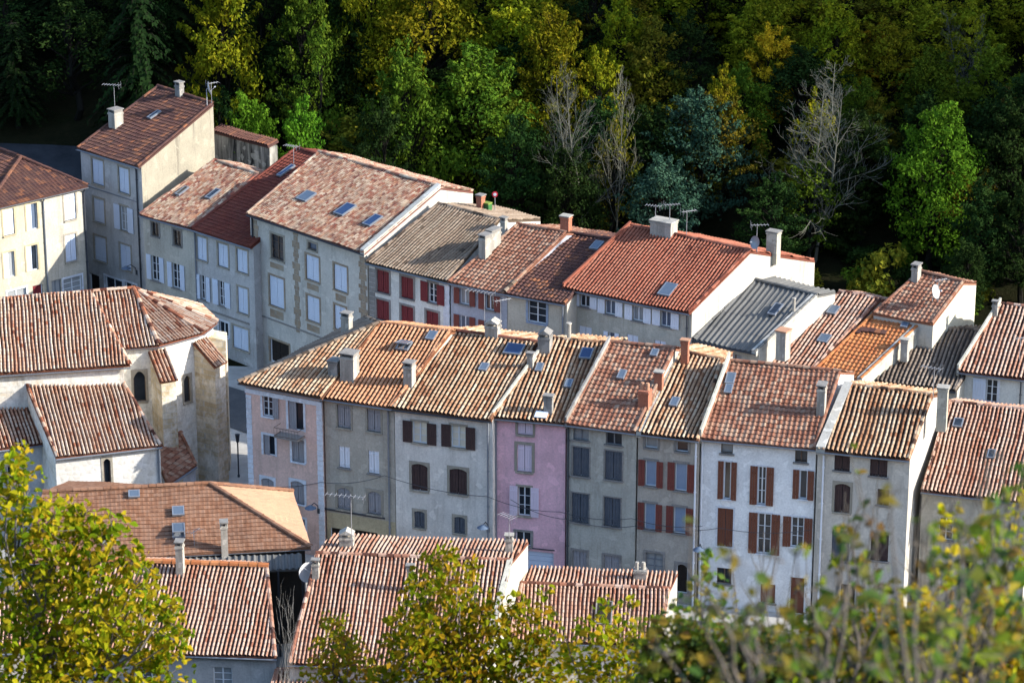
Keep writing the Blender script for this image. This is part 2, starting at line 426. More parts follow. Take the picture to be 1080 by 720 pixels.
# ------------------------------------------------------------------ house parts
class Facade:
    """vertical wall plane: origin a, direction d (to the right), outward normal n"""
    def __init__(s, a, d):
        s.a = V((a.x, a.y, 0)); s.d = V((d.x, d.y, 0)).normalized(); s.n = V((s.d.y, -s.d.x, 0))
    def px(s, u, v):
        p = on_plane(u, v, s.a, s.n); return (p - s.a).dot(s.d), p.z
    def pt(s, q, z, out=0.): return s.a + s.d * q + s.n * out + V((0, 0, z))
    def rect(s, u0, v0, u1, v1):
        uc, vc = (u0 + u1) / 2, (v0 + v1) / 2
        c = s.px(uc, vc)
        a, b = s.px(uc - 1, vc), s.px(uc + 1, vc)
        dsdu, dzdu = (b[0] - a[0]) / 2, (b[1] - a[1]) / 2
        a, b = s.px(uc, vc - 1), s.px(uc, vc + 1)
        dzdv = (a[1] - b[1]) / 2
        slope = abs(dzdu / dzdv)
        w = (u1 - u0) * dsdu
        h = max((v1 - v0 - slope * (u1 - u0) * .9) * dzdv, .35)
        return c[0] - w / 2, c[0] + w / 2, c[1] - h / 2, c[1] + h / 2

def leaf(fc, s0, s1, z0, z1, out, mat, parent, arch=0., name='shutter', battens=True, tilt=0.):
    mb = MB(); n = max(2, round((s1 - s0) / .16)); w = (s1 - s0) / n
    for i in range(n):
        zz = z1
        if arch:
            zz = z1
        mb.box(fc.pt(s0 + (i + .5) * w, (z0 + zz) / 2, out + .018), fc.d * (w / 2 - .006), fc.n * .016, V((0, 0, (zz - z0) / 2)))
    if battens:
        for k in (.17, .83):
            mb.box(fc.pt((s0 + s1) / 2, z0 + (z1 - z0) * k, out + .045), fc.d * ((s1 - s0) / 2 - .03), fc.n * .011, V((0, 0, .05)))
    return mb.build(name, mat, parent)

def window(fc, root, kind, box, sh=None, frame=None, surr=None, pane=None, sw=.14, frac=.42, arch=0., sill=True, bars=True, half=None):
    """returns the wall opening; kinds: w plain, c closed shutters, o open shutters (box includes them), d door, g garage, l one leaf closed"""
    s0, s1, z0, z1 = box
    W = s1 - s0
    if kind == 'o':
        o0, o1 = s0 + W * (1 - frac) / 2, s1 - W * (1 - frac) / 2
        if half == 'l': o0, o1 = s0 + W * (1 - frac), s1
        if half == 'r': o0, o1 = s0, s0 + W * frac
    else: o0, o1 = s0, s1
    frame = frame or WFRAME
    nm = 'door' if kind in 'dg' else 'window'
    dep = -.13
    mb = MB()
    fw = .05 if (o1 - o0) < 1.3 else .07
    for a, b, c, d in ((o0, o0 + fw, z0, z1), (o1 - fw, o1, z0, z1), (o0 + fw, o1 - fw, z1 - fw, z1), (o0 + fw, o1 - fw, z0, z0 + fw)):
        mb.box(fc.pt((a + b) / 2, (c + d) / 2, dep), fc.d * ((b - a) / 2), fc.n * .03, V((0, 0, (d - c) / 2)))
    if bars and kind in 'wo' and (o1 - o0) > .45:
        mb.box(fc.pt((o0 + o1) / 2, (z0 + z1) / 2, dep + .002), fc.d * .035, fc.n * .026, V((0, 0, (z1 - z0) / 2 - fw)))
        if z1 - z0 > 1.1:
            for k in (.36, .68): 
                for q in (-1, 1):
                    hw = (o1 - o0) / 4 - .045
                    mb.box(fc.pt((o0 + o1) / 2 + q * (o1 - o0 - .06) / 4, z0 + (z1 - z0) * k, dep), fc.d * max(hw, .05), fc.n * .02, V((0, 0, .014)))
    if surr:
        t = .02
        for a, b, c, d in ((o0 - sw, o0, z0, z1), (o1, o1 + sw, z0, z1), (o0 - sw, o1 + sw, z1, z1 + sw)):
            pass
    win = mb.build(nm, frame, root)
    pm = MB(); m_ = pane or (rnd.choices((GLASS, CURT2, BLUEP2), (.62, .2, .18))[0] if kind not in 'dg' else DOORW)
    pm.box(fc.pt((o0 + o1) / 2, (z0 + z1) / 2, dep - .03), fc.d * ((o1 - o0) / 2 + .02), fc.n * .012, V((0, 0, (z1 - z0) / 2 + .02)))
    if kind == 'g':
        k = max(3, int((z1 - z0) / .3))
        for i in range(k): pm.box(fc.pt((o0 + o1) / 2, z0 + (i + .5) * (z1 - z0) / k, dep), fc.d * ((o1 - o0) / 2 - fw - .01), fc.n * .02, V((0, 0, (z1 - z0) / k / 2 - .012)))
    if kind == 'd':
        for q in (-1, 1):
            for k in (.27, .72):
                pm.box(fc.pt((o0 + o1) / 2 + q * (o1 - o0) / 4, z0 + (z1 - z0) * k, dep - .01), fc.d * ((o1 - o0) / 4 - .09), fc.n * .014, V((0, 0, (z1 - z0) * .19)))
    pm.build('panel' if kind in 'dg' else 'pane', m_, win)
    if surr:
        sm = MB()
        for a, b, c, d in ((o0 - sw, o0, z0, z1), (o1, o1 + sw, z0, z1), (o0 - sw, o1 + sw, z1, z1 + sw)):
            sm.box(fc.pt((a + b) / 2, (c + d) / 2, -.01), fc.d * ((b - a) / 2), fc.n * .035, V((0, 0, (d - c) / 2)))
        if arch:
            K = 6
            for side in (0, 1):
                pts = []
                for i in range(K + 1):
                    t = i / K; x = (o0 + (o1 - o0) / 2 * t) if side == 0 else (o1 - (o1 - o0) / 2 * t)
                    pts.append((x, z1 - arch * (1 - t) ** 2))
                xc = o0 if side == 0 else o1
                poly = [(xc, z1)] + pts
                if side == 1: poly.reverse()
                f_ = [fc.pt(x, z, .024) for x, z in poly]; bk = [fc.pt(x, z, -.1) for x, z in poly]
                sm.prism(bk, f_)
        sm.build('window_surround' if nm == 'window' else 'door_surround', surr, win)
    if sill and kind in 'wco':
        sm = MB(); sm.box(fc.pt((o0 + o1) / 2, z0 - .045, .02), fc.d * ((o1 - o0) / 2 + .1), fc.n * .09, V((0, 0, .045)))
        sm.build('sill', surr or SURRG, win)
    if sh:
        if kind == 'c':
            mid = (o0 + o1) / 2 + rnd.uniform(-.01, .01)
            leaf(fc, o0 + .01, mid - .012, z0 + .01, z1 - .01, -.09, sh, win); leaf(fc, mid + .012, o1 - .01, z0 + .01, z1 - .01, -.09, sh, win)
        elif kind == 'o':
            if half != 'r': leaf(fc, s0, o0 - .02, z0 - .02, z1 + .02, .025 + rnd.uniform(0, .03), sh, win)
            if half != 'l': leaf(fc, o1 + .02, s1, z0 - .02, z1 + .02, .025 + rnd.uniform(0, .03), sh, win)
        elif kind == 'l':
            leaf(fc, o0 + .01, (o0 + o1) / 2, z0 + .01, z1 - .01, -.09, sh, win)
    return (o0, o1, z0, z1)

def wall_grid(fc, s0, s1, z0, top, holes, zones, root, mat, reveal=.22):
    """front wall as a grid of cells with real openings; zones = [(test(s,z), material)]"""
    zt = top
    cs = sorted({s0, s1, *[h[0] for h in holes], *[h[1] for h in holes], *[z[2] for z in zones if z[3] == 's']})
    cz = sorted({z0, zt, *[h[2] for h in holes], *[h[3] for h in holes], *[z[2] for z in zones if z[3] == 'z']})
    cs = [c for c in cs if s0 <= c <= s1]; cz = [c for c in cz if z0 <= c <= zt]
    mbs = [MB() for _ in range(len(zones) + 1)]
    for i in range(len(cs) - 1):
        for j in range(len(cz) - 1):
            a, b, c, d = cs[i], cs[i + 1], cz[j], cz[j + 1]
            if b - a < 1e-4 or d - c < 1e-4: continue
            ms, mz = (a + b) / 2, (c + d) / 2
            if any(h[0] < ms < h[1] and h[2] < mz < h[3] for h in holes): continue
            k = len(zones)
            for q, zn in enumerate(zones):
                if zn[0](ms, mz): k = q; break
            mbs[k].face((fc.pt(a, c), fc.pt(b, c), fc.pt(b, d), fc.pt(a, d)))
    k = len(zones)
    for h in holes:
        a, b, c, d = max(h[0], s0), min(h[1], s1), max(h[2], z0), min(h[3], zt)
        q = len(zones)
        for qi, zn in enumerate(zones):
            if zn[0]((a + b) / 2, (c + d) / 2): q = qi; break
        m = mbs[q]
        for (p0, p1) in (((a, c), (b, c)), ((b, c), (b, d)), ((b, d), (a, d)), ((a, d), (a, c))):
            m.face((fc.pt(*p0), fc.pt(*p0, -reveal), fc.pt(*p1, -reveal), fc.pt(*p1)))
    return mbs

def chimney(root, base, d, w, dep, h, mat, cap='slab', tilt=0., sink=.9, pots=1, capmat=None):
    n = V((d.y, -d.x, 0)); up = V((0, 0, 1)); mb = MB()
    c = base + up * ((h - sink) / 2)
    mb.box(c, d * (w / 2), n * (dep / 2), up * ((h + sink) / 2))
    mb.box(base + up * (h - .12), d * (w / 2 + .035), n * (dep / 2 + .035), up * .05)
    ch = mb.build('chimney', mat, root)
    cm = MB()
    if cap == 'slab':
        for q in (-1, 1): cm.box(base + d * q * (w / 2 - .06) + up * (h + .09), d * .055, n * (dep / 2 - .02), up * .09)
        cm.box(base + up * (h + .21), d * (w / 2 + .06), n * (dep / 2 + .06), up * .035)
    elif cap == 'pots':
        for q in range(pots):
            o = (q - (pots - 1) / 2) * (w / pots)
            cm.tube([base + d * o + up * h, base + d * o + up * (h + .3), base + d * o + up * (h + .42)], .13, 8, .10)
    elif cap == 'tent':
        a = [base + d * sx * (w / 2) + n * sy * (dep / 2) + up * h for sx, sy in ((-1, -1), (1, -1), (1, 1), (-1, 1))]
        for p in a: cm.box(p + (base + up * h - p) * .2 + up * .08, d * .05, n * .05, up * .1)
        r0, r1 = base + up * (h + .42) + n * dep * .5, base + up * (h + .42) - n * dep * .5
        b = [p + up * .17 + (p - base - up * h) * .12 for p in a]
        cm.face((b[0], b[1], r0 if (b[0] - r0).length < (b[0] - r1).length else r1)); cm.face((b[2], b[3], r1 if (b[2] - r1).length < (b[2] - r0).length else r0))
        f0 = min((r0, r1), key=lambda r: (r - b[0]).length); f1 = r1 if f0 is r0 else r0
        cm.face((b[1], b[2], f1, f0)); cm.face((b[3], b[0], f0, f1)); cm.face((b[0], b[3], b[2], b[1]))
    elif cap == 'flat':
        cm.box(base + up * (h + .03), d * (w / 2 + .07), n * (dep / 2 + .07), up * .035)
    if cm.v: cm.build('chimney_cap', capmat or (TERRA if cap in ('pots', 'tent') else GREYCH), ch)
    return ch
def pot(root, base, h, r=.13, mat=None):
    mb = MB(); up = V((0, 0, 1))
    mb.tube([base - up * .5, base + up * h], r, 10); mb.tube([base + up * (h + .0), base + up * (h + .08)], r * 1.35, 10)
    return mb.build('flue_pipe', mat or WHITECH, root)
def antenna(root, base, h, az=0., n=7, L=1.0, sink=.2, el=.0):
    mb = MB(); up = V((0, 0, 1)); d = V((math.cos(az), math.sin(az), el)).normalized(); e = V((-math.sin(az), math.cos(az), 0))
    mb.tube([base - up * sink, base + up * h], .02, 6)
    c = base + up * (h - .06)
    mb.tube([c - d * L * .35, c + d * L * .65], .017, 5)
    for i in range(n):
        q = c + d * L * (-.33 + .96 * i / (n - 1)); l = .26 if i else .34
        mb.tube([q - e * l + up * .0, q + e * l], .011, 4)
    mb.tube([c - d * L * .35 + up * .25 - e * .2, c - d * L * .35 - up * .25 - e * .2], .012, 4); mb.tube([c - d * L * .35 + up * .25 + e * .2, c - d * L * .35 - up * .25 + e * .2], .012, 4)
    return mb.build('antenna', ALU, root)
def dish(root, c, r=.42, az=-1.2, el=.5, mat=None, mast=.6):
    mb = MB(); d = V((math.cos(az) * math.cos(el), math.sin(az) * math.cos(el), math.sin(el)))
    x = d.orthogonal().normalized(); y = d.cross(x); K, J = 20, 4; b = len(mb.v)
    rings = []
    for j in range(J + 1):
        q = j / J; rings.append([c + (x * math.cos(t * 6.2832 / K) + y * math.sin(t * 6.2832 / K)) * r * q + d * (.22 * r * q * q) for t in range(K)])
    for sgn in (0, -.02):
        for j in range(J):
            for t in range(K):
                t2 = (t + 1) % K; a = [rings[j][t], rings[j][t2], rings[j + 1][t2], rings[j + 1][t]]
                a = [p + d * sgn for p in a]
                if j == 0: a = [a[0], a[2], a[3]]
                mb.face(a if sgn == 0 else list(reversed(a)))
    foc = c + d * r * 1.0
    mb.tube([c + y * -r * .9 + d * .2 * r, foc], .014, 5); mb.box(foc, x * .04, y * .04, d * .06)
    mb.tube([c - d * .03, c - d * .12, c - d * .12 - V((0, 0, mast))], .025, 6)
    return mb.build('satellite_dish', mat or DISHM, root)
def skylight(root, pt, sx, ty, n, w, h, glass=None, frame=None, open_=0., lift=.14):
    mb = MB(); f = .07; c = pt + n * lift
    if open_:
        ty2 = (ty * math.cos(open_) - n * math.sin(open_)).normalized(); n2 = sx.cross(ty2); n2 = n2 if n2.z > 0 else -n2
        base = MB(); 
        c2 = c + ty * h / 2 - ty2 * h / 2 + n * .05
    else: ty2, n2, c2 = ty, n, c
    for q in (-1, 1):
        mb.box(c + sx * q * (w / 2), sx * (f / 2), ty * (h / 2 + f / 2), n * .06); mb.box(c + ty * q * (h / 2), sx * (w / 2 - f / 2), ty * (f / 2), n * .06)
        if open_:
            mb.box(c2 + sx * q * (w / 2 - .0), sx * (f / 2), ty2 * (h / 2 + f / 2), n2 * .03)
            mb.box(c2 + ty2 * q * (h / 2), sx * (w / 2 - f / 2), ty2 * (f / 2), n2 * .03)
    if open_: mb.box(c - n * .06, sx * (w / 2 - .04), ty * (h / 2 - .04), n * .01)
    ob = mb.build('skylight', frame or ZINC, root)
    pm = MB(); pm.box(c2 + n2 * (.04 if not open_ else 0), sx * (w / 2 - f / 2), ty2 * (h / 2 - f / 2), n2 * .01)
    pm.build('pane', glass or GLASS, ob)
    return ob
def gutter(root, a, b, mat=None, r=.075):
    a, b = V(a), V(b); d = (b - a).normalized(); out = V((d.y, -d.x, 0)); up = V((0, 0, 1)); mb = MB(); b0 = len(mb.v); ang = [math.pi + math.pi * k / 6 for k in range(7)]
    for P in (a, b):
        for rr in (r, r - .012):
            for t in ang: mb.v.append(tuple(P + out * (rr * math.cos(t)) + up * (rr * math.sin(t))))
    for k in range(6):
        mb.f.append((b0 + k, b0 + k + 1, b0 + 14 + k + 1, b0 + 14 + k)); mb.a.append(.5)
        mb.f.append((b0 + 7 + k + 1, b0 + 7 + k, b0 + 21 + k, b0 + 21 + k + 1)); mb.a.append(.5)
    for (i, j) in ((0, 7), (6, 13)): mb.f.append((b0 + i, b0 + j, b0 + j + 14, b0 + i + 14)); mb.a.append(.5)
    return mb.build('gutter', mat or ZINC, root)
def downpipe(root, fc, s, ztop, zbot, mat=None, r=.055):
    mb = MB(); mb.tube([fc.pt(s, ztop, .28), fc.pt(s, ztop - .22, .08), fc.pt(s, zbot, .08)], r, 8)
    for k in range(int((ztop - zbot) / 2.2)): 
        z = ztop - 1 - k * 2.2; mb.box(fc.pt(s, z, .06), fc.d * .075, fc.n * .05, V((0, 0, .025)))
    return mb.build('downpipe', mat or ZINC, root)

class H: pass
def house(label, EL, ER, z, RL, RR, pitch=18, style='canal', tmat=None, wmat=None, g0=None, back='gable', brun=5.0, bpitch=None,
          over=.32, wins=(), zones=(), gut=ZINC, pipes=(), group=None, name='house', cat='house', ridge=True, sidemat=None, parL=None, parR=None, smat=None):
    h = H()
    A, B = at_z(*EL, z), at_z(*ER, z)
    d = (B - A); d.z = 0; d.normalize(); b = V((-d.y, d.x, 0))      # b points away from the street
    tp = math.tan(R_(pitch)); n = V((0, 0, 1)) - b * tp; n.normalize()
    RLp, RRp = on_plane(*RL, A, n), on_plane(*RR, A, n)
    h.A, h.B, h.d, h.b, h.n, h.RL, h.RR, h.z = A, B, d, b, n, RLp, RRp, z
    h.ty = n.cross(d); h.ty = h.ty if h.ty.z > 0 else -h.ty
    mid = (A + B) / 2
    gz = ground(mid.x, mid.y) if g0 is None else g0
    h.g = gz
    root = thing(name, label, cat, (mid.x, mid.y, gz), group); h.root = root
    # roof
    mb = MB(); sd = int(EL[0] * 7 + EL[1])
    roof_plane(mb, [A, B, RRp, RLp], A, B, style, seed=sd)
    runL, runR = (RLp - A).dot(b), (RRp - B).dot(b)
    dl, dr = V(((RLp - A).x, (RLp - A).y, 0)) / runL, V(((RRp - B).x, (RRp - B).y, 0)) / runR
    bt = math.tan(R_(bpitch if bpitch is not None else pitch))
    h.dl, h.dr = dl, dr
    if back == 'gable':
        BL = RLp + dl * brun - V((0, 0, bt * brun)); BR = RRp + dr * brun - V((0, 0, bt * brun))
        roof_plane(mb, [BR, BL, RLp, RRp], BR, BL, style if style != 'canal' else 'canal', seed=sd + 1)
    else: BL, BR = RLp, RRp
    if ridge: ridge_tiles(mb, RLp + V((0, 0, .03)), RRp + V((0, 0, .03)), .15, sd)
    for P, Q in ((A, RLp), (B, RRp)):                              # mortared verge tiles
        ins = d * (.09 if P is A else -.09)
        ridge_tiles(mb, P + ins + n * .05, Q + ins + n * .05, .11, sd + 3)
    mb.build('roof', tmat, root)
    h.BL, h.BR = BL, BR
    # walls
    fc = Facade(A + dl * over + d * .03, d); h.fc = fc
    width = ((B + dr * over) - (A + dl * over)).dot(d) - .06
    holes = []
    zn = []
    for q in zones:
        if q[0] == 'u<': lim = fc.px(q[1], q[3])[0]; zn.append((lambda s_, z_, lim=lim: s_ < lim, q[2], lim, 's'))
        if q[0] == 'v>': lim = fc.px((EL[0] + ER[0]) / 2, q[1])[1]; zn.append((lambda s_, z_, lim=lim: z_ < lim, q[2], lim, 'z'))
    for w in wins:
        kind, px = w[0], w[1]; kw = dict(w[2]) if len(w) > 2 else {}
        bx = fc.rect(*px)
        bx = (max(bx[0], .04), min(bx[1], width - .04), max(bx[2], gz + .02), min(bx[3], z + over * tp - .22))
        holes.append(window(fc, root, kind, bx, **kw))
    ztop = z + over * tp - .06
    mbs = wall_grid(fc, 0, width, gz - .6, ztop, holes, zn, root, wmat)
    for m_, q in zip(mbs, [zz[1] for zz in zn] + [wmat]):
        if m_ is not mbs[-1] and m_.v: m_.build('wall', q, root)
    m = mbs[-1]
    fl, fr = fc.pt(0, 0), fc.pt(width, 0)
    def tops(P, Rg, Bk, off):
        o = d * off; up = V((0, 0, .06 + .09))
        l = [V((P.x, P.y, ztop)), Rg + o - up, ]
        if back == 'gable': l.append(Bk + o - up)
        return l
    ms = MB()
    for (P, Rg, Bk, off) in ((fl, RLp, BL, .03), (fr, RRp, BR, -.03)):
        ts = tops(P, Rg, Bk, off); bs = [V((p.x, p.y, gz - .6)) for p in ts]
        if back != 'gable': ts[-1] = ts[-1]
        if smat: s2 = MB(); s2.face(bs + list(reversed(ts))); s2.build('side_wall', smat, root)
        else: ms.face(bs + list(reversed(ts)))
    bl, br = (BL if back == 'gable' else RLp) + d * .03, (BR if back == 'gable' else RRp) - d * .03
    mk = MB() if smat else m
    mk.face((V((br.x, br.y, gz - .6)), V((bl.x, bl.y, gz - .6)), bl - V((0, 0, .15)), br - V((0, 0, .15))))
    if smat: mk.build('back_wall', wmat, root)
    else:
        nb = len(m.v); m.v += ms.v; m.f += [tuple(i + nb for i in f) for f in ms.f]; m.a += ms.a
    m.build('wall', wmat, root)
    if gut: gutter(root, A - b * .05 + V((0, 0, -.10)), B - b * .05 + V((0, 0, -.10)), gut)
    for p in pipes:
        pm = p[1] if isinstance(p, tuple) else ZINC; u = p[0] if isinstance(p, tuple) else p
        s_ = fc.px(u, (EL[1] + ER[1]) / 2 + 30)[0]
        downpipe(root, fc, max(.1, min(width - .1, s_)), z - .12, gz, pm)
    for sp, P, Q, sg in ((parL, A, RLp, 1), (parR, B, RRp, -1)):
        if sp:
            pw, ph, pmat = sp; c0, c1 = P + d * sg * (pw / 2), Q + d * sg * (pw / 2)
            pmb = MB(); ax = (c1 - c0); up = V((0, 0, 1))
            q = [c0 - d * pw / 2, c0 + d * pw / 2, c1 + d * pw / 2, c1 - d * pw / 2]
            pmb.prism([p - up * .3 for p in q], [p + up * ph for p in q]); pmb.build('parapet', pmat, root)
    return h
def rp(h, u, v): return on_plane(u, v, h.A, h.n)
def mpp(p): return (p - CAM).dot(V((0, CP, -SP))) / F              # metres per photo pixel at a point
def chim(h, u0, v0, u1, v1, mat=None, cap='slab', dep=None, root=None, **kw):
    base = rp(h, (u0 + u1) / 2, v1 - 2); k = mpp(base)
    ch = (v1 - v0) * k / CP * .86
    w = (u1 - u0) * k * .70
    return chimney(root or h.root, base, h.d, w, dep or w * .8, max(.4, ch - (.24 if cap == 'slab' else .35)), mat or WHITECH, cap, **kw)
def sky(h, u0, v0, u1, v1, glass=None, **kw):
    c = rp(h, (u0 + u1) / 2, (v0 + v1) / 2); k = mpp(c)
    # rectangle in the roof plane whose bounding box matches
    ps, pc = proj(c + h.d), proj(c); pt_ = proj(c + h.ty)
    ax, ay, bx, by = ps[0] - pc[0], ps[1] - pc[1], pt_[0] - pc[0], pt_[1] - pc[1]
    du, dv = u1 - u0, v1 - v0
    det = abs(ax) * abs(by) - abs(bx) * abs(ay)
    w = (du * abs(by) - dv * abs(bx)) / det; l = (dv * abs(ax) - du * abs(ay)) / det
    w = max(.35, min(w, 1.6)); l = max(.35, min(l, 1.8))
    return skylight(h.root, c, h.d, h.ty, h.n, w, l, SKYP if glass is BLUEP else glass, **kw)

# ================================================================== THE VILLAGE
W_COOL = plaster('pale_grey_render', (0.492, 0.480, 0.462), .4)
W_TOWER = plaster('cream_stained_render', (0.349, 0.315, 0.241), .9, stain=(.10, .09, .075))
W_GREYB = plaster('greenish_grey_render', (0.512, 0.480, 0.404), .45)
W_STONEY = plaster('weathered_grey_render', (0.554, 0.530, 0.472), .5, patch=(.40, .30, .19))
W_WHITE2 = plaster('off_white_render', (0.696, 0.690, 0.636), .35)
W_BLUEG = plaster('blue_grey_render', (0.389, 0.400, 0.443), .35)
W_BEIGE = plaster('beige_grey_render', (0.533, 0.480, 0.385), .5)
W_LIT = plaster('bright_gable_render', (0.512, 0.480, 0.417), .8, stain=(.2, .17, .12))
W_PEACH = plaster('peach_pink_render', (.76, .52, .43), .3)
W_DRAB = plaster('drab_beige_render', (0.471, 0.430, 0.356), .5)
W_CREAM = plaster('pale_cream_render', (0.738, 0.690, 0.616), .35)
W_PINK = plaster('candy_pink_render', (.86, .52, .57), .22)
W_GREY = plaster('mid_grey_render', (0.482, 0.460, 0.395), .6)
W_TAUPE = plaster('taupe_render', (0.461, 0.410, 0.347), .45)
W_WHITE = plaster('fresh_white_render', (0.847, 0.850, 0.838), .15)
W_SAND = plaster('sand_grey_render', (0.615, 0.560, 0.482), .4)
W_YEL = plaster('pale_yellow_render', (0.512, 0.460, 0.347), .25)
W_OCHRE = plaster('ochre_yellow_render', (0.512, 0.434, 0.278), .3)
W_STAIN = plaster('black_stained_render', (0.430, 0.410, 0.356), 1.0, stain=(.02, .02, .02), thr=.36)
W_SAL = plaster('sallow_render', (0.533, 0.500, 0.404), .4)
CHURCHS = ashlar('cream_church_stone', (.76, .73, .65), (.62, .54, .41), (.74, .68, .57), .05)
BUTT = ashlar('tan_buttress_stone', (.76, .71, .61), (.46, .36, .22), (.62, .54, .40), .42)
CHWHITE = stone('whitewashed_rubble', (.68, .66, .62), (.60, .57, .52), (.70, .68, .64), 2.4, 3.2)
FRONT, BACK = 'terraced houses of the front row', 'terraced houses of the back row'
c = dict
def quoins(h, u, v0, v1, mat, w=.42, name='quoin', reg=True):
    fc = h.fc; mb = MB(); s = fc.px(u, (v0 + v1) / 2)[0]; z1, z0 = fc.px(u, v0)[1], fc.px(u, v1)[1]; z = z0; k = 0
    s = max(w * .5, s)
    while z < z1 - .15:
        hh = .32 if reg else rnd.uniform(.28, .5); ww = (w if k % 2 else w * .92) if reg else (w if k % 2 else w * .6) * rnd.uniform(.8, 1.3)
        if True:
            mb.box(fc.pt(s, min(z + hh / 2, z1 - .1), .0), fc.d * (ww / 2), fc.n * .022, V((0, 0, min(hh, z1 - z) / 2 - .014)))
        z += hh; k += 1
    mb.build(name, mat, h.root)
def band(h, u0, v0, u1, v1, hgt, mat, name='cornice', out=.06):
    fc = h.fc; a, b = fc.px(u0, v0), fc.px(u1, v1); z = (a[1] + b[1]) / 2
    mb = MB(); mb.box(fc.pt((a[0] + b[0]) / 2, z, .0), fc.d * ((b[0] - a[0]) / 2), fc.n * out, V((0, 0, hgt / 2))); mb.build(name, mat, h.root)
def panel(h, u0, v0, u1, v1, mat, name='stone_panel'):
    fc = h.fc; s0, s1, z0, z1 = fc.rect(u0, v0, u1, v1); mb = MB()
    mb.box(fc.pt((s0 + s1) / 2, (z0 + z1) / 2), fc.d * ((s1 - s0) / 2), fc.n * .012, V((0, 0, (z1 - z0) / 2))); mb.build(name, mat, h.root)

# ---- tall house, top left
WH = c(sh=SH_LBLUE, surr=SURR)
hT = house('tall narrow house with brown roof and lit stained side gable at upper left', (81, 156), (146, 176), 13.5, (166, 91), (225, 109.5), 18, 'roman', T_BROWN, W_COOL,
  back='mono', smat=W_TOWER, group=BACK, pipes=[(145, DARKZ)], wins=[
  ('c', (97.5, 167, 109, 196), WH), ('c', (125.5, 176, 136, 205), WH), ('c', (99, 208, 110, 236), WH), ('o', (121, 215, 141, 246), c(sh=SH_LBLUE, surr=SURR, frac=.38)),
  ('c', (100, 248, 112, 277), WH), ('c', (127, 257, 138, 286), WH), ('d', (95, 288, 105, 312)), ('w', (111, 291, 129, 310), c(surr=SURRW)), ('w', (132, 297, 144, 312), c(surr=SURRW))])
band(hT, 85, 193, 145, 214, .07, ZINC, 'cable_duct', .04)
chim(hT, 115, 114, 130, 135, WHITECH, dep=.8); ab = rp(hT, 122, 133); antenna(hT.root, ab + V((0, 0, 1.0)), 2.1, 2.9, 7, 1.3)
chim(hT, 184, 86, 195, 103, GREYCH); sky(hT, 158, 119, 168, 126)
p = hT.RR + V((-.3, -.3, .1)); dish(hT.root, p + V((0, 0, 1.1)), .5, .15, .2, mast=1.2); antenna(hT.root, p + V((.2, .2, 0)), 1.5, .6, 5, .9)

hM = house('grey house with mottled patchwork tile roof leaning on the tall gable', (146.5, 226), (201, 241), 10.5, (226, 169), (273, 184), 18, 'mixed', T_MIX, W_GREYB,
  group=BACK, brun=2.5, wins=[('w', (160, 234, 167.5, 250), c(frame=BFRAME, surr=SURRG)), ('w', (183, 242, 191, 260), c(frame=BFRAME, surr=SURRG)),
  ('o', (155, 268, 173, 298), c(sh=SH_LBLUE, frac=.45)), ('o', (177, 276, 195, 306), c(sh=SH_LBLUE, frac=.45)), ('d', (160, 315, 172, 345)), ('w', (180, 318, 195, 338))])
sky(hM, 187, 199, 198, 207, None); sky(hM, 217, 201, 233, 211, None)
hD = house('house with deep red roof squeezed between two mottled roofs', (201, 241), (264, 261), 10.5, (312, 156), (372, 174), 17.5, 'roman', T_DRED, W_COOL,
  group=BACK, brun=3, pipes=[(203, ZINC)], wins=[('c', (208, 249, 218, 276), WH), ('c', (230, 256, 240.5, 283), WH), ('c', (250, 262, 261, 289), WH),
  ('o', (202, 287, 222, 318), c(sh=SH_LBLUE, frac=.42)), ('o', (225, 294, 243, 325), c(sh=SH_LBLUE, frac=.35)), ('c', (251, 302, 261.5, 332), WH), ('w', (231, 338, 241, 356), c(surr=SURRW)), ('c', (246, 343, 262, 371), WH)])
band(hD, 222, 328, 263, 341, .12, SURRG)
sky(hD, 294, 176, 310, 187, BLUESK); antenna(hD.root, rp(hD, 310, 178), 1.7, 2.6, 7, 1.1)
hB = house('largest back-row house with mottled roof, three skylights and stone quoins', (260, 225), (384, 267), 12.5, (336, 160.5), (465, 197.5), 18, 'mixed', T_MIX, W_STONEY,
  group=BACK, brun=3.4, smat=W_LIT, parR=(.4, .22, WHITEW), pipes=[(268, DARKZ)], gut=DARKZ, wins=[
  ('w', (286, 246, 299, 276), c(frame=BFRAME, surr=SURR)), ('w', (325, 255, 334, 265), c(frame=BFRAME, surr=SURR, bars=False)), ('c', (323, 268, 336.5, 298), c(sh=SH_LBLUE, surr=STONEB)),
  ('c', (352.5, 278, 366, 309), c(sh=SH_LBLUE, surr=STONEB)), ('c', (284.5, 290, 299.5, 326), c(sh=SH_LBLUE, surr=STONEB)), ('c', (324, 311, 337, 341), c(sh=SH_LBLUE, surr=STONEB)),
  ('c', (353, 321, 365, 350), c(sh=SH_LBLUE, surr=STONEB)), ('d', (285, 357, 305, 388), c(surr=STONEB)), ('w', (374, 258.5, 378, 264), c(frame=BFRAME, bars=False)), ('d', (330, 366, 345, 396), c(surr=STONEB))])
quoins(hB, 313, 246, 350, STONEB, .6, reg=False); quoins(hB, 270.5, 232, 345, STONEB, .8, reg=False); quoins(hB, 383, 270, 350, STONEB, .8, reg=False)
panel(hB, 324, 298, 336, 308, STONEB); panel(hB, 354, 309, 365, 320, STONEB); panel(hB, 324, 341, 337, 352, STONEB); panel(hB, 285, 276, 299, 286, STONEB); panel(hB, 285, 325, 299, 338, STONEB)
band(hB, 271, 331, 345, 358, .10, SURRG)
sky(hB, 313, 203, 334, 214, BLUEP); sky(hB, 352.5, 216, 376, 229, BLUESK); sky(hB, 383, 228, 404, 240, BLUESK)

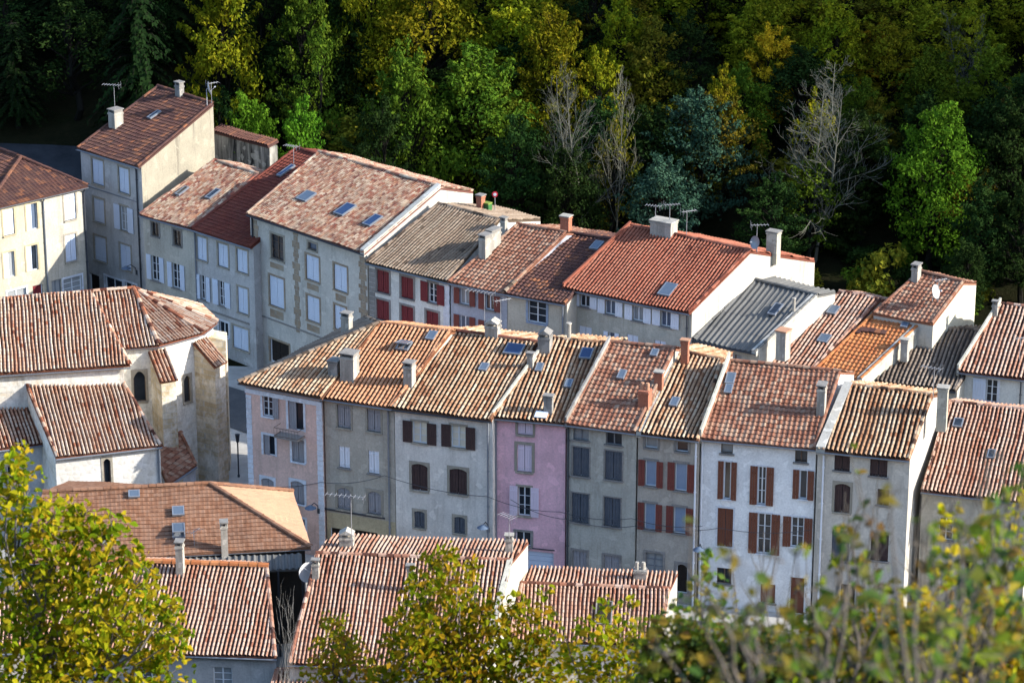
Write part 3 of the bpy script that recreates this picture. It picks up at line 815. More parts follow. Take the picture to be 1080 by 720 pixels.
RS = c(sh=SH_RED, surr=SURRG); 
hW = house('off-white house with closed dark red shutters and beige tile roof', (385, 276), (471, 297), 12, (462, 215), (527, 232), 18, 'canal_s', T_BEIGE, W_WHITE2,
  group=BACK, brun=5.5, bpitch=15, wins=[('c', (397.5, 284, 410.5, 310), RS), ('c', (423, 291, 436, 316), RS), ('o', (444, 296, 469, 322), c(sh=SH_RED, frac=.36, surr=SURRG)),
  ('c', (397, 315, 410.5, 339), RS), ('c', (423, 321.5, 436, 346), RS), ('c', (449.5, 327, 462.5, 352), RS), ('w', (397, 350, 410, 372)), ('d', (424, 352, 438, 386))])
quoins(hW, 471, 300, 360, SURRW, .5); quoins(hW, 389, 282, 360, SURRG, .5)
chim(hW, 505.5, 245, 518, 272, WHITECH, dep=.7); chim(hW, 515, 240, 526, 262, WHITECH, dep=1.0); chim(hW, 527, 229, 536, 242, WHITECH)
hG = house('narrow blue-grey house with red-brown shutters in the back row', (471.5, 297), (532, 309), 12, (545, 236.5), (598, 245.5), 18, 'roman', T_RUST, W_BLUEG,
  group=BACK, brun=5, bpitch=15, wins=[('o', (479, 303, 501.5, 323), c(sh=SH_RED2, frac=.44)), ('o', (505, 309, 528, 329), c(sh=SH_RED2, frac=.42)), ('o', (479, 331, 501.5, 351), c(sh=SH_RED2, frac=.44)), ('o', (505, 337, 528, 357), c(sh=SH_RED2, frac=.44))])
hN = house('plain beige house with one wide white window and brown shaded roof', (532, 309), (596, 320.5), 12, (598, 245), (655, 254), 14, 'roman', T_BROWN, W_BEIGE,
  group=BACK, brun=4, pipes=[(594, ZINC)], wins=[('w', (557, 316, 576, 342), c(surr=plaster('blue_window_surround', (.30, .36, .46), .2), sw=.16)), ('w', (545, 350, 560, 370))])
chim(hN, 590, 221, 604, 247, BRICK, 'flat', capmat=WHITECH); sky(hN, 622, 256, 637, 265, BLUEP)
mbv = MB(); ridge_tiles(mbv, hN.A + hN.n * .1, hN.RL + hN.n * .1, .16, 5); mbv.build('verge_tiles', T_BEIGE, hN.root)
W4 = c(sh=SH_WHITE, frac=.44)
hR = house('beige house with large bright red tile roof and white half-open shutters', (593, 303), (727, 330), 12.5, (664, 237.5), (792, 264.5), 20.5, 'canal_s', T_RED, W_SAL,
  parL=(.12, 0.3, T_RED), group=BACK, brun=7.2, bpitch=19, smat=W_LIT, pipes=[(725, DARKZ)], wins=[('o', (604, 309, 630, 326), c(sh=SH_WHITE, frac=.40)), ('o', (630.5, 314.5, 657, 334), c(sh=SH_WHITE, frac=.40)), ('o', (659, 320.5, 687, 341), c(sh=SH_WHITE, frac=.40)),  # left parapet added to throw shade on the neighbouring roof
  ('o', (688, 326, 716.5, 347), c(sh=SH_WHITE, frac=.38)), ('c', (610.5, 343, 624, 362), c(sh=SH_WHITE)), ('o', (637, 349, 653, 368), c(sh=SH_WHITE, frac=.4)), ('c', (661, 352, 673, 372), c(sh=SH_WHITE)), ('c', (690, 358, 702, 376), c(sh=SH_WHITE))])
sky(hR, 694, 300, 715, 314, BLUEP)
rt = rp(hR, 700, 246); chimney(hR.root, rt + V((0, 0, .1)), hR.d, 1.5, .9, .75, WHITECH, 'flat', capmat=WHITECH)
for u, v, hh, az in ((691, 243, 1.7, 2.8), (706, 245, 1.9, .2), (724, 249, 1.7, .4)): antenna(hR.root, rp(hR, u, v), hh, az, 6, 1.0)
g1 = hR.RR + hR.dr * .6; antenna(hR.root, g1, 1.6, .1, 6, 1.1); dish(hR.root, g1 + V((-.1, -.5, .55)), .42, -2.5, .25, mat=ZINC)
chimney(hR.root, hR.RR + hR.dr * 2.6 - V((0, 0, .6)) - hR.d * .1, hR.d, .75, .55, 1.2, W_SAL, 'flat')

hC = house('low house roofed in grey corrugated sheets beside the white gable', (730, 357.5), (797.5, 371.5), 10.7, (792.5, 294), (862, 311.5), 17.5, 'fibre', T_FIBRE, W_GREY,
  group=BACK, brun=2, bpitch=8, smat=W_LIT, gut=DARKZ, parR=(.32, .12, WHITEW), wins=[('w', (740, 366, 755, 380), c(frame=BFRAME)), ('w', (768, 372, 782, 386), c(frame=BFRAME))])
sky(hC, 810, 322, 826, 334); chim(hC, 818, 341, 834, 366, WHITECH, 'flat', dep=.7, capmat=TERRA)
pot(hC.root, rp(hC, 837, 330), .9, .1)
hK = house('pale striped canal-tile roof below the white wall of the grey roof', (806, 381), (857, 391), 9.5, (885, 307.5), (929, 316), 18, 'canal', T_PINKISH, W_SAL, group=BACK, brun=2.5, wins=[('w', (820, 400, 832, 420)), ('w', (838, 403, 850, 424))])
sky(hK, 862, 354, 877, 363, BLUEP); sky(hK, 872, 324, 886, 333, BLUEP)
hO = house('lower house with bright orange roof patched with darker tiles', (857, 391), (909, 400), 9.5, (923, 328), (975, 338.5), 18, 'roman', T_ORFLAT, W_SAL, group=BACK, back='mono', ridge=False, parR=(.3, .1, WHITEW), wins=[('w', (870, 410, 882, 430)), ('w', (888, 413, 900, 433))])
sky(hO, 950, 338, 961, 347, BLUEP); chim(hO, 949, 352, 960, 368, WHITECH, 'flat', capmat=WHITECH)
mbv = MB()
for (u, v) in ((902, 347), (908, 348), (914, 348.5), (920, 349), (926, 350), (932, 351), (899, 343), (905, 350)):
    p = rp(hO, u, v); mbv.box(p + hO.n * .07, hO.d * .18, hO.ty * .2, hO.n * .03, rnd.random())
mbv.build('patch_tiles', T_BROWN, hO.root)
hO2 = house('upper house with rust roof rising behind the bright orange one', (920, 330), (984, 341.5), hO.RL.z + .15, (970, 286), (1017, 297.5), 17, 'roman', T_RUST, W_LIT, group=BACK, brun=2.0, smat=plaster('pale_lemon_render', (.66, .62, .48), .3), over=.1, gut=None)
chim(hO2, 961, 277, 971, 297, WHITECH, dep=.6); dish(hO2.root, rp(hO2, 985, 322) + V((0, 0, .9)), .45, -.6, .3); antenna(hO2.root, rp(hO2, 989, 320), 1.6, .4, 5, .9)
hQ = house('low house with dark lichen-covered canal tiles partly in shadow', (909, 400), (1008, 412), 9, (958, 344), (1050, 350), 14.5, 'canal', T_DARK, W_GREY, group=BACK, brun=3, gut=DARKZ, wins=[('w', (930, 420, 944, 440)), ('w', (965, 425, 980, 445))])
sky(hQ, 972, 356, 987, 367, BLUEP)
hS = house('right-edge house with striped tile roof above one blue-white shuttered window', (1009, 391), (1082, 400), 9.8, (1054, 320), (1124, 329), 20.5, 'canal', T_PINKISH, W_WHITE2, parL=(.12, 0.4, W_SAL), group=BACK, brun=4, wins=[('o', (1026, 398, 1052, 425), c(sh=SH_LBLUE, frac=.46, half='l', surr=SURRW))], pipes=[(1076, DARKZ)])  # parL is an added upstand, there for its shadow on the next roof
chim(hS, 1045, 316, 1053, 336, WHITECH); antenna(hS.root, rp(hS, 1075, 380), 1.5, .3, 5, 1.)

# ---- front row
hF2 = house('drab beige house with grey shutters, orange roof and yellow ground floor', (338.5, 419), (413, 430), 10.5, (400, 341), (476, 349.5), 18, 'canal', T_ORANGE, W_DRAB,
  group=FRONT, brun=4, pipes=[(410, ZINC)], zones=[('v>', 544, W_OCHRE)], wins=[('c', (356, 426, 370, 452), c(sh=SH_GREY, surr=SURR, sw=.1)), ('c', (387.5, 431, 401.5, 456), c(sh=SH_GREY, surr=SURR, sw=.1)),
  ('c', (357.5, 470, 369, 494), c(sh=SH_WHITE)), ('c', (388.5, 474.5, 400, 500), c(sh=SH_WHITE)), ('c', (356, 513, 370, 538), c(sh=SH_GREY, surr=SURR, arch=.22)), ('c', (388, 517, 402, 543), c(sh=SH_GREY, surr=SURR, arch=.22)),
  ('g', (349, 556, 362, 612), c(pane=DOORW)), ('g', (366, 557, 398, 612), c(pane=DOORW, frame=BFRAME))])
band(hF2, 343, 538, 406, 544.5, .09, DARKZ)
sky(hF2, 418, 361, 435, 371, BLUEP, open_=.45); sky(hF2, 449, 351, 462, 360, BLUEP)
chim(hF2, 425, 379, 439, 406, WHITECH, dep=.6); chim(hF2, 346, 372, 361, 398, GREYCH, 'flat', dep=.75); chim(hF2, 358, 368, 380, 400, WHITECH, 'slab', dep=.85)
BS = c(sh=SH_BROWN, surr=SURR, pane=CURTAIN, frac=.42)
BC = c(sh=SH_BROWN, surr=SURR, arch=.15)
hF3 = house('wide pale cream house with brown plank shutters and striped tile roof', (413, 430), (518, 443), 10.5, (476, 349.5), (567, 362), 14.5, 'canal', T_CREAM, W_CREAM,
  group=FRONT, brun=4, gut=DARKZ, pipes=[(515, ZINC)], wins=[('o', (425, 443, 460.5, 469), BS), ('o', (465.5, 447, 501.5, 474), BS), ('c', (434, 488, 451, 518), BC), ('c', (474, 493, 492.5, 522), BC),
  ('c', (437, 538, 448, 557), c(sh=SH_DGREY, surr=SURR, arch=.1)), ('c', (479, 544, 490.5, 563), c(sh=SH_DGREY, surr=SURR, arch=.1)), ('d', (450, 580, 468, 620))])
sky(hF3, 531, 364, 554, 376, BLUESK); sky(hF3, 505, 385, 516, 392.5, BLUEP)
mbv = MB(); ridge_tiles(mbv, hF3.RL + V((0, 0, .12)), hF3.RR + V((0, 0, .12)), .13, 5); mbv.build('red_ridge_tiles', T_RED, hF3.root)
chim(hF3, 510, 336, 530, 356, WHITECH, 'tent', dep=.7, capmat=WHITECH); chim(hF3, 555, 365, 564, 390, WHITECH, 'flat')
b_ = rp(hF3, 511, 352) + V((0, 0, .6)); antenna(hF3.root, b_, 2.1, 2.75, 8, 1.8); antenna(hF3.root, rp(hF3, 528, 354) + V((0, 0, .6)), 1.7, .5, 6, 1.1)
hF4 = house('candy pink house with pale pink shutters and garage door', (518.5, 439.5), (595, 446.5), 10.5, (579, 357), (641, 362), 16, 'canal', T_CREAM, W_PINK,
  parL=(.12, 0.32, W_SAL), group=FRONT, brun=4, pipes=[(521, ZINC)], wins=[('c', (546, 444, 562, 459), c(sh=SH_PINK, surr=SURR)), ('c', (545.5, 468, 561, 498), c(sh=SH_PINK, surr=SURR, sw=.17)), ('o', (537.5, 512, 568.5, 545), c(sh=SH_PINK, surr=SURR, frac=.42)),  # left parapet put in for its shadow on the cream house roof
  ('w', (544, 560, 560, 576), c(surr=SURRG)), ('g', (552, 580, 584, 614), c(pane=GARAGE))])
band(hF4, 545, 576, 585, 580, .05, DARKZ)
sky(hF4, 611, 369, 626, 380, BLUESK); sky(hF4, 565, 385, 573, 393, BLUEP); sky(hF4, 596, 402, 604, 410, BLUEP)
chim(hF4, 566, 346, 584, 372, GREYCH, 'tent', dep=.8, capmat=GREYCH); chim(hF4, 572, 409, 585, 437, GREYCH, 'flat'); pot(hF4.root, rp(hF4, 600, 357.5), .95, .13)
p0, p1 = rp(hF4, 572, 434), rp(hF4, 578, 441); mbv = MB(); mbv.box(rp(hF4, 571, 439) + hF4.n * .15, hF4.d * .36, hF4.ty * .3, hF4.n * .015); mbv.build('flashing_sheet', SH_LBLUE, hF4.root)
DG = c(sh=SH_DGREY, surr=SURRG, sw=.08)
hF5 = house('grey house with dark weathered shutters and rust interlocking roof', (595.5, 446.5), (670, 456), 10.5, (642, 360.5), (712.5, 367), 20.5, 'roman', T_RUST, W_GREY,
  parL=(.12, 0.4, GREYCH), group=FRONT, brun=4, pipes=[(598, DARKZ)], wins=[('w', (604.5, 451, 621, 465), c(frame=ZINC)), ('w', (639, 455.5, 656, 470), c(frame=ZINC)), ('c', (604, 470.5, 621.5, 503), DG), ('c', (638, 474.5, 656, 507), DG),  # left parapet added so the pink house roof gets shade
  ('c', (603, 519, 621, 552), DG), ('c', (637, 523.5, 654.5, 556), DG), ('c', (604, 580, 618.5, 614), c(sh=SH_GREY, surr=SURRG)), ('c', (637, 585, 653, 620), c(sh=SH_GREY, surr=SURRG))])
sky(hF5, 651, 392, 661, 401, BLUEP); sky(hF5, 686, 370, 695, 377, BLUEP)
chim(hF5, 672, 403, 688, 428, BRICK, 'pots', pots=2, dep=.7); chim(hF5, 689, 385, 701, 406, BRICK, 'flat', capmat=WHITECH); chim(hF5, 717, 352, 728, 371, BRICK, 'flat', capmat=TERRA)
RB = c(sh=SH_RED2, frac=.44, surr=SURRG, pane=BLUEP, bars=False)
hF6 = house('taupe house with red-brown open shutters and half-shadowed roof', (671, 456), (737, 464), 10.5, (714, 370), (762, 379.5), 14.5, 'canal', T_CREAM, W_TAUPE,
  group=FRONT, brun=4, parL=(.28, .12, WHITEW), pipes=[(734, SH_WHITE)], wins=[('w', (680.5, 460.5, 693.5, 473), c(surr=SURRG, bars=False)), ('w', (713, 465, 726, 477), c(surr=SURRG, bars=False)), ('o', (671.5, 484, 699.5, 514), RB), ('o', (704, 487, 732.5, 519), RB),
  ('o', (671, 529, 698.5, 560), RB), ('o', (702.5, 533, 731, 564), RB), ('w', (681, 582, 699, 606), c(surr=SURRG, frame=ZINC)), ('d', (713, 594, 725, 626), c(surr=SURRG, arch=.2))])
sky(hF6, 706, 421, 717, 430, BLUEP)
WS = c(sh=SH_WOOD, surr=SURRW, sw=.1)
def ws(**k): q = dict(WS); q.update(k); return q
hF7 = house('fresh white house with russet wooden shutters and wide rust roof', (737.5, 462), (860, 473), 10.5, (768, 380), (887, 391.5), 20.5, 'roman', T_RUST, W_WHITE,
  parL=(.12, 0.55, W_SAL), group=FRONT, brun=4, pipes=[(740, SH_WHITE)], wins=[('w', (760.5, 463.5, 773, 478.5), c(frame=BFRAME, bars=False)), ('w', (838.5, 473, 851.5, 488), c(frame=BFRAME)), ('o', (757, 486, 777, 527), ws(frac=.36)), ('o', (791, 491, 816, 533), ws(frac=.34)), ('o', (836, 495, 859, 527), ws(frac=.36)),  # tall left parapet added to cast shade over the taupe house roof
  ('c', (756.5, 535, 773, 577), WS), ('o', (789.5, 540, 822.5, 585), ws(frac=.42)), ('o', (825.5, 544, 858, 578), ws(frac=.42)), ('w', (756, 598, 771.5, 616), c(frame=BFRAME)), ('c', (802, 615, 817.5, 636), c(sh=SH_WOOD)), ('d', (832.5, 608, 848.5, 650), c(pane=SH_WOOD))])
sky(hF7, 765, 395, 776, 406, BLUEP); sky(hF7, 764, 407, 773, 416, BLUEP); chim(hF7, 860, 401, 872, 437, WHITECH, 'slab', dep=.75)
hF8 = house('sand-grey house with dark brown shutters and bright white verge walls', (860.5, 474), (959, 484.5), 10.5, (890, 405), (984, 416.5), 17.5, 'canal', T_CREAM, W_SAND,
  group=FRONT, brun=4, smat=W_LIT, parL=(.5, .2, WHITEW), pipes=[(868, SH_WHITE)], wins=[('c', (880, 478, 896.5, 497), c(sh=SH_BROWN)), ('c', (917.5, 482, 936, 503), c(sh=SH_BROWN)), ('c', (880, 509, 896.5, 541), c(sh=SH_BROWN, arch=.15, surr=SURR)), ('c', (925, 515, 938, 533), c(sh=SH_BROWN)),
  ('c', (877, 558, 895.5, 592), c(sh=SH_DGREY)), ('c', (918, 562, 937, 592), c(sh=SH_BROWN)), ('d', (885, 615, 902, 650))])
chim(hF8, 986, 398, 1001, 440, W_SAL, 'flat', capmat=WHITECH, dep=.5)
antenna(hF8.root, rp(hF8, 984, 420), 1.9, 2.6, 6, 1.2)
hF9 = house('lower house at the right end with red striped roof half in shade', (971, 517), (1085, 530), 8, (1000, 423.5), (1100, 434), 18, 'canal_s', T_PINKISH, W_BEIGE, group=FRONT, brun=3, wins=[('w', (990, 545, 1005, 570)), ('w', (1040, 550, 1056, 576)), ('d', (1015, 590, 1030, 630))])
sky(hF9, 1005, 443, 1016, 452); sky(hF9, 1041, 476, 1050, 485)

# ---- houses with hipped roofs, built from their eave corners
def inset(foot, o):
    n = len(foot); out = []
    for i in range(n):
        p, q, r = foot[i - 1], foot[i], foot[(i + 1) % n]
        d0 = V((q.x - p.x, q.y - p.y, 0)).normalized(); d1 = V((r.x - q.x, r.y - q.y, 0)).normalized()
        n0, n1 = V((-d0.y, d0.x, 0)), V((-d1.y, d1.x, 0))
        m = n0 + n1; k = o / max(.3, m.dot(n0)) if m.length > 1e-4 else 0
        out.append(q + m * k)
    return out
def polyhouse(label, foot, planes, tmat, wmat, edges=None, over=.3, hips=(), gut=ZINC, g0=None, group=None, name='house', cat='house', hm=None, guts=()):
    h = H(); cx = sum((p for p in foot), V((0, 0, 0))) / len(foot)
    gz = ground(cx.x, cx.y) if g0 is None else g0
    h.root = thing(name, label, cat, (cx.x, cx.y, gz), group); h.g = gz; h.fcs = {}
    mb = MB()
    for k, pl in enumerate(planes): roof_plane(mb, pl[0], pl[1], pl[2], pl[3], lift=pl[4] if len(pl) > 4 else 0., seed=k + int(cx.x * 7))
    if hm is None:
        for a, b in hips: ridge_tiles(mb, V(a) + V((0, 0, .05)), V(b) + V((0, 0, .05)), .15, 3)
    mb.build('roof', tmat, h.root)
    if hm is not None:
        mb = MB()
        for a, b in hips: ridge_tiles(mb, V(a) + V((0, 0, .05)), V(b) + V((0, 0, .05)), .15, 3)
        mb.build('hip_tiles', hm, h.root)
    f = inset(foot, over); n = len(f); wm = MB()
    for i in range(n):
        p, q = f[i], f[(i + 1) % n]
        d = V((q.x - p.x, q.y - p.y, 0)); fc = Facade(p, d); h.fcs[i] = fc; w = d.length
        ed = (edges or {}).get(i)
        zt0, zt1 = p.z - .02, q.z - .02
        if ed:
            holes, zn = [], []
            h.fc = fc
            for z_ in ed.get('zones', ()):
                lim = fc.px(z_[1], z_[3])[0] if z_[0] == 'u<' else None
                zn.append((lambda s_, zz, lim=lim: s_ < lim, z_[2], lim, 's'))
            for wd in ed.get('wins', ()):
                kw = dict(wd[2]) if len(wd) > 2 else {}
                bx = fc.rect(*wd[1]); bx = (max(bx[0], .04), min(bx[1], w - .04), max(bx[2], gz + .02), min(bx[3], min(zt0, zt1) - .1))
                holes.append(window(fc, h.root, wd[0], bx, **kw))
            mbs = wall_grid(fc, 0, w, gz - .6, min(zt0, zt1), holes, zn, h.root, wmat)
            for m_, qq in zip(mbs, [z[1] for z in zn] + [wmat]):
                if m_ is mbs[-1]:
                    b0 = len(wm.v); wm.v += m_.v; wm.f += [tuple(k + b0 for k in ff) for ff in m_.f]; wm.a += m_.a
                else: m_.build('wall', qq, h.root)
        else:
            wm.face((V((p.x, p.y, gz - .6)), V((q.x, q.y, gz - .6)), V((q.x, q.y, zt1)), V((p.x, p.y, zt0))))
    wm.build('wall', wmat, h.root)
    for i in guts:
        p, q = foot[i], foot[(i + 1) % len(foot)]
        if abs(p.z - q.z) < .05: gutter(h.root, V((p.x, p.y, p.z - .1)), V((q.x, q.y, q.z - .1)), gut)
    return h
def plane_no(a, b, pitch):      # upward normal of a roof plane rising to the left-hand side of a->b
    d = V((b.x - a.x, b.y - a.y, 0)).normalized(); bk = V((-d.y, d.x, 0)); n = V((0, 0, 1)) - bk * math.tan(R_(pitch)); return n.normalized()

# corner house, pink with white quoins
C0, C1 = at_z(251, 403, 10.6), at_z(339.5, 419.5, 10.6)
nF = plane_no(C0, C1, 18); AP = on_plane(399, 341, C0, nF)
SB = at_z(385, 335, 10.6)
BK = AP + (AP - C1) * .55; BK.z = 10.6
hF1 = polyhouse('peach pink corner house with white quoins, small balcony and hipped roof', [C0, C1, BK, SB],
  [([C0, C1, AP], C0, C1, 'canal'), ([BK, SB, AP], BK, SB, 'canal')], T_CREAM, W_PEACH, group=FRONT, hips=[(C0, AP), (SB, AP)], hm=T_BEIGE, guts=(0, 3), g0=.3, edges={0: c(wins=[
  ('o', (277, 416, 294, 441), c(sh=SH_GREY, frac=.62, half='r', surr=SURRW)), ('l', (304, 421, 320, 455), c(sh=SH_GREY, surr=SURRW)), ('l', (278, 458, 290, 481), c(sh=SH_GREY, surr=SURRW)), ('c', (308, 462, 321, 488), c(sh=SH_GREY, surr=SURRW)),
  ('c', (276, 503, 289, 528), c(sh=SH_GREY, surr=SURRW, arch=.15)), ('c', (307, 506, 321, 532), c(sh=SH_GREY, surr=SURRW, arch=.15)), ('w', (309, 545, 322, 572), c(surr=SURRW)), ('d', (276, 552, 292, 590), c(surr=SURRW))])})
mbv = MB(); roof_plane(mbv, [SB, C0, AP], SB, C0, 'canal', seed=5); mbv.build('roof_shaded_slope', T_DARK, hF1.root)  # dark lichened tiles; their tone also stands for shade on this slope
hF1.fc = hF1.fcs[0]; hF1.A, hF1.n, hF1.d = C0, nF, (C1 - C0).normalized()
quoins(hF1, 260.5, 416, 590, SURRW, .38); quoins(hF1, 338.5, 424, 600, SURRW, .40)
band(hF1, 259, 412, 339, 425, .28, SURRW, 'cornice', .09)
q = hF1.fc.rect(296, 452, 321, 460); mbv = MB(); fc = hF1.fc
mbv.box(fc.pt((q[0] + q[1]) / 2, q[2] + .05, .40), fc.d * ((q[1] - q[0]) / 2), fc.n * .40, V((0, 0, .05)))
bal = mbv.build('balcony', SURRG, hF1.root); mbv = MB()
for k in range(9): mbv.tube([fc.pt(q[0] + (q[1] - q[0]) * k / 8, q[2] + .1, .76), fc.pt(q[0] + (q[1] - q[0]) * k / 8, q[2] + .62, .76)], .012, 4)
for zz in (.12, .62):
    mbv.tube([fc.pt(q[0], q[2] + zz, .0), fc.pt(q[0], q[2] + zz, .76), fc.pt(q[1], q[2] + zz, .76), fc.pt(q[1], q[2] + zz, .0)], .02, 5)
mbv.build('railing', BFRAME, bal)
pb = on_plane(366, 350, AP, ((C0 - SB).cross(AP - SB)).normalized()); chimney(hF1.root, pb + V((0, 0, -.1)), hF1.d, .55, .5, 1.15, WHITECH, 'slab')
mbv = MB(); w_ = rnd

# yellow house at the left edge
Y0, Y1 = at_z(-17, 222, 12), at_z(93, 196, 12)
nY = plane_no(Y0, Y1, 18); YA = on_plane(22, 166, Y0, nY)
dY = (Y1 - Y0).normalized(); bY = V((-dY.y, dY.x, 0))
Y2, Y3 = Y1 + bY * 12, Y0 + bY * 12; YB = YA + bY * 3.5
hY = polyhouse('yellow and beige house at left edge with pale blue shutters', [Y0, Y1, Y2, Y3],
  [([Y0, Y1, YA], Y0, Y1, 'roman'), ([Y3, Y0, YA, YB], Y3, Y0, 'roman'), ([Y1, Y2, YB, YA], Y1, Y2, 'roman'), ([Y2, Y3, YB], Y2, Y3, 'roman')], T_BROWN, W_BEIGE, group=BACK, hips=[(Y0, YA), (Y1, YA), (YA, YB)], guts=(0,),
  edges={0: c(zones=[('u<', 47, W_YEL, 250)], wins=[('c', (3.5, 219, 15, 249), c(sh=SH_LBLUE, surr=W_OCHRE)), ('l', (28, 213.5, 39.5, 244), c(sh=SH_LBLUE, surr=W_OCHRE)), ('c', (68, 203, 80, 233), c(sh=SH_LBLUE, surr=SURR)),
  ('l', (4, 264.5, 15.5, 294), c(sh=SH_LBLUE, surr=W_OCHRE)), ('l', (28, 257.5, 40, 287), c(sh=SH_LBLUE, surr=W_OCHRE)), ('c', (69, 246, 80.5, 277), c(sh=SH_LBLUE, surr=SURR)), ('w', (8, 303, 28, 322), c(surr=SURRW)), ('d', (35, 299, 45.5, 326), c(pane=SH_RED)), ('w', (54.5, 294, 64.5, 312), c(frame=ZINC)), ('w', (67, 290, 86.5, 312), c(surr=SURRW))])})
hY.fc = hY.fcs[0]; s_ = hY.fc.px(47, 250)[0]; downpipe(hY.root, hY.fc, s_, 11.8, hY.g, ZINC)
s_ = hY.fc.px(90, 250)[0]; downpipe(hY.root, hY.fc, s_, 11.8, hY.g, DARKZ)

# ---- foreground roofs
E1, E2 = at_z(20, 593, 6), at_z(328, 577, 6)
n1 = plane_no(E1, E2, 17); P1, P2 = on_plane(45, 519, E1, n1), on_plane(221, 510, E1, n1)
E3 = at_z(309, 518, 6); E4 = P1 + (P1 - E1) * 1.0; E4.z = 6
hT1 = polyhouse('low house with tan flat-tile hipped roof and pale orange end slope below church', [E1, E2, E3, E4],
  [([E1, E2, P2, P1], E1, E2, 'flat'), ([E3, E4, P1, P2], E3, E4, 'flat')], T_TAN, paint('shade_painted_wall', (.05, .045, .04), .8, .4), hips=[(P1, P2), (E2, P2), (E3, P2)], guts=(0,), g0=0., edges={0: c(wins=[('w', (200, 605, 215, 625)), ('w', (255, 603, 270, 623))])})  # wall colour dark all over, painting in the shade under the awning
mbv = MB(); roof_plane(mbv, [E2, E3, P2], E2, E3, 'flat', seed=9); mbv.build('roof_end_slope', tiles('pale_orange_flat_tile', [(.56, .32, .19), (.58, .34, .2), (.54, .30, .18)], .15), hT1.root)
hT1.A, hT1.n, hT1.d = E1, n1, (E2 - E1).normalized(); hT1.ty = hT1.n.cross(hT1.d)
sky(hT1, 182, 554, 195, 569, BLUEP, open_=.3); sky(hT1, 182, 536, 194, 545, BLUEP); sky(hT1, 136, 519, 147, 526, BLUEP)
chim(hT1, 232, 545, 242, 582, WHITECH, 'slab', dep=.5); antenna(hT1.root, rp(hT1, 205, 575), .9, 1., 5, .8)
mbv = MB()
a0, a1 = at_z(190, 588, 5.75), at_z(318, 583, 5.75); dA = (a1 - a0).normalized(); fA = V((dA.y, -dA.x, 0))
roof_plane(mbv, [a0 + fA * 1.3 - V((0, 0, .35)), a1 + fA * 1.3 - V((0, 0, .35)), a1, a0], a0 + fA * 1.3 - V((0, 0, .35)), a1 + fA * 1.3 - V((0, 0, .35)), 'fibre', seed=3); mbv.build('awning_roof', T_FIBRE, hT1.root)
mbv = MB()
for k in range(6): 
    p = a0 + (a1 - a0) * (k / 5) + fA * 1.2; mbv.tube([V((p.x, p.y, 0)), V((p.x, p.y, 5.4))], .06, 6)
mbv.build('awning_posts', DARKZ, hT1.root)
dish(hT1.root, at_y(323, 603, 149), .55, -.9, .2, mast=3.0)

hT2 = house('low house with striped red roof behind the yellow-green tree', (38, 684), (292, 693), 5, (62, 590), (283, 598), 18, 'canal_f', T_PINKISH, W_COOL, brun=3.5, bpitch=21, gut=ZINC, wins=[('w', (225, 703, 245, 725)), ('w', (150, 700, 170, 722))])
chim(hT2, 185, 565, 196, 606, WHITECH, 'slab', dep=.5)
mbv = MB(); ridge_tiles(mbv, hT2.RL + V((0, 0, .1)), hT2.RR + V((0, 0, .1)), .2, 8, .5); mbv.build('orange_ridge_tiles', T_ORFLAT, hT2.root)
hOB = house('small pale orange roof tucked behind the striped red roof', (98, 606), (160, 603), 5.2, (106, 575), (138, 576), 17, 'flat', T_ORFLAT, W_SAND, brun=2, gut=None)
chim(hOB, 107, 563, 128, 584, W_SAL, 'flat', dep=.6)
hT0 = house('partly hidden red roof at the lower left edge behind leaves', (-60, 690), (30, 686), 5.5, (-50, 626), (34, 624), 18, 'canal_f', T_PINKISH, W_SAND, brun=3)
chim(hT0, 2, 580, 20, 634, GREYCH, 'flat')
hT3 = house('long striped roof in lower centre with white parapet end and chimneys', (303, 699), (511, 707), 5, (333, 583.5), (541, 591), 19, 'canal_f', T_PINKISH, W_SAND, brun=4.6, bpitch=11, smat=W_SAL, parR=(.3, .15, W_SAL), parL=(.25, .06, TERRA), wins=[('w', (350, 712, 365, 735)), ('w', (430, 715, 445, 738))])
chim(hT3, 428, 585, 438, 626, WHITECH, 'flat'); chim(hT3, 328, 587, 338, 612, WHITECH, 'slab')
for (u, v, w, hh, cap) in ((366, 578, .75, .75, 'tent'), (537, 585, .4, 1.0, 'slab')):
    z_ = hT3.RL.z - .45; chimney(hT3.root, at_z(u, v, z_), hT3.d, w, w * .8, hh, WHITECH, cap, capmat=WHITECH)
antenna(hT3.root, at_z(371, 574, hT3.RL.z) + V((0, 0, .3)), 2.6, 2.9, 9, 2.2); antenna(hT3.root, at_z(537, 583, hT3.RL.z) + V((0, 0, .9)), 1.3, 2.4, 6, 1.)
hT4 = house('short striped roof in lower right centre with roof hatch and round-topped chimney', (536, 675), (696, 680), 4, (549, 615), (707, 621), 18, 'canal_f', T_PINKISH, W_SAND, brun=3.4, bpitch=9, smat=W_LIT, wins=[('w', (620, 690, 635, 712)), ('w', (660, 692, 675, 714))])
chimney(hT4.root, at_z(675, 612, hT4.RR.z - .3), hT4.d, .7, .6, .7, GREYCH, 'pots', pots=2, capmat=WHITECH)
sky(hT4, 628, 636, 646, 660, DOORW, frame=GREYCH)
hT5 = house('lower tiled lean-to roof at the bottom edge in front of long roof', (272, 775), (430, 782), 2.6, (290, 706), (425, 711), 18, 'canal_f', T_PINKISH, W_SAND, back='mono', gut=ZINC)

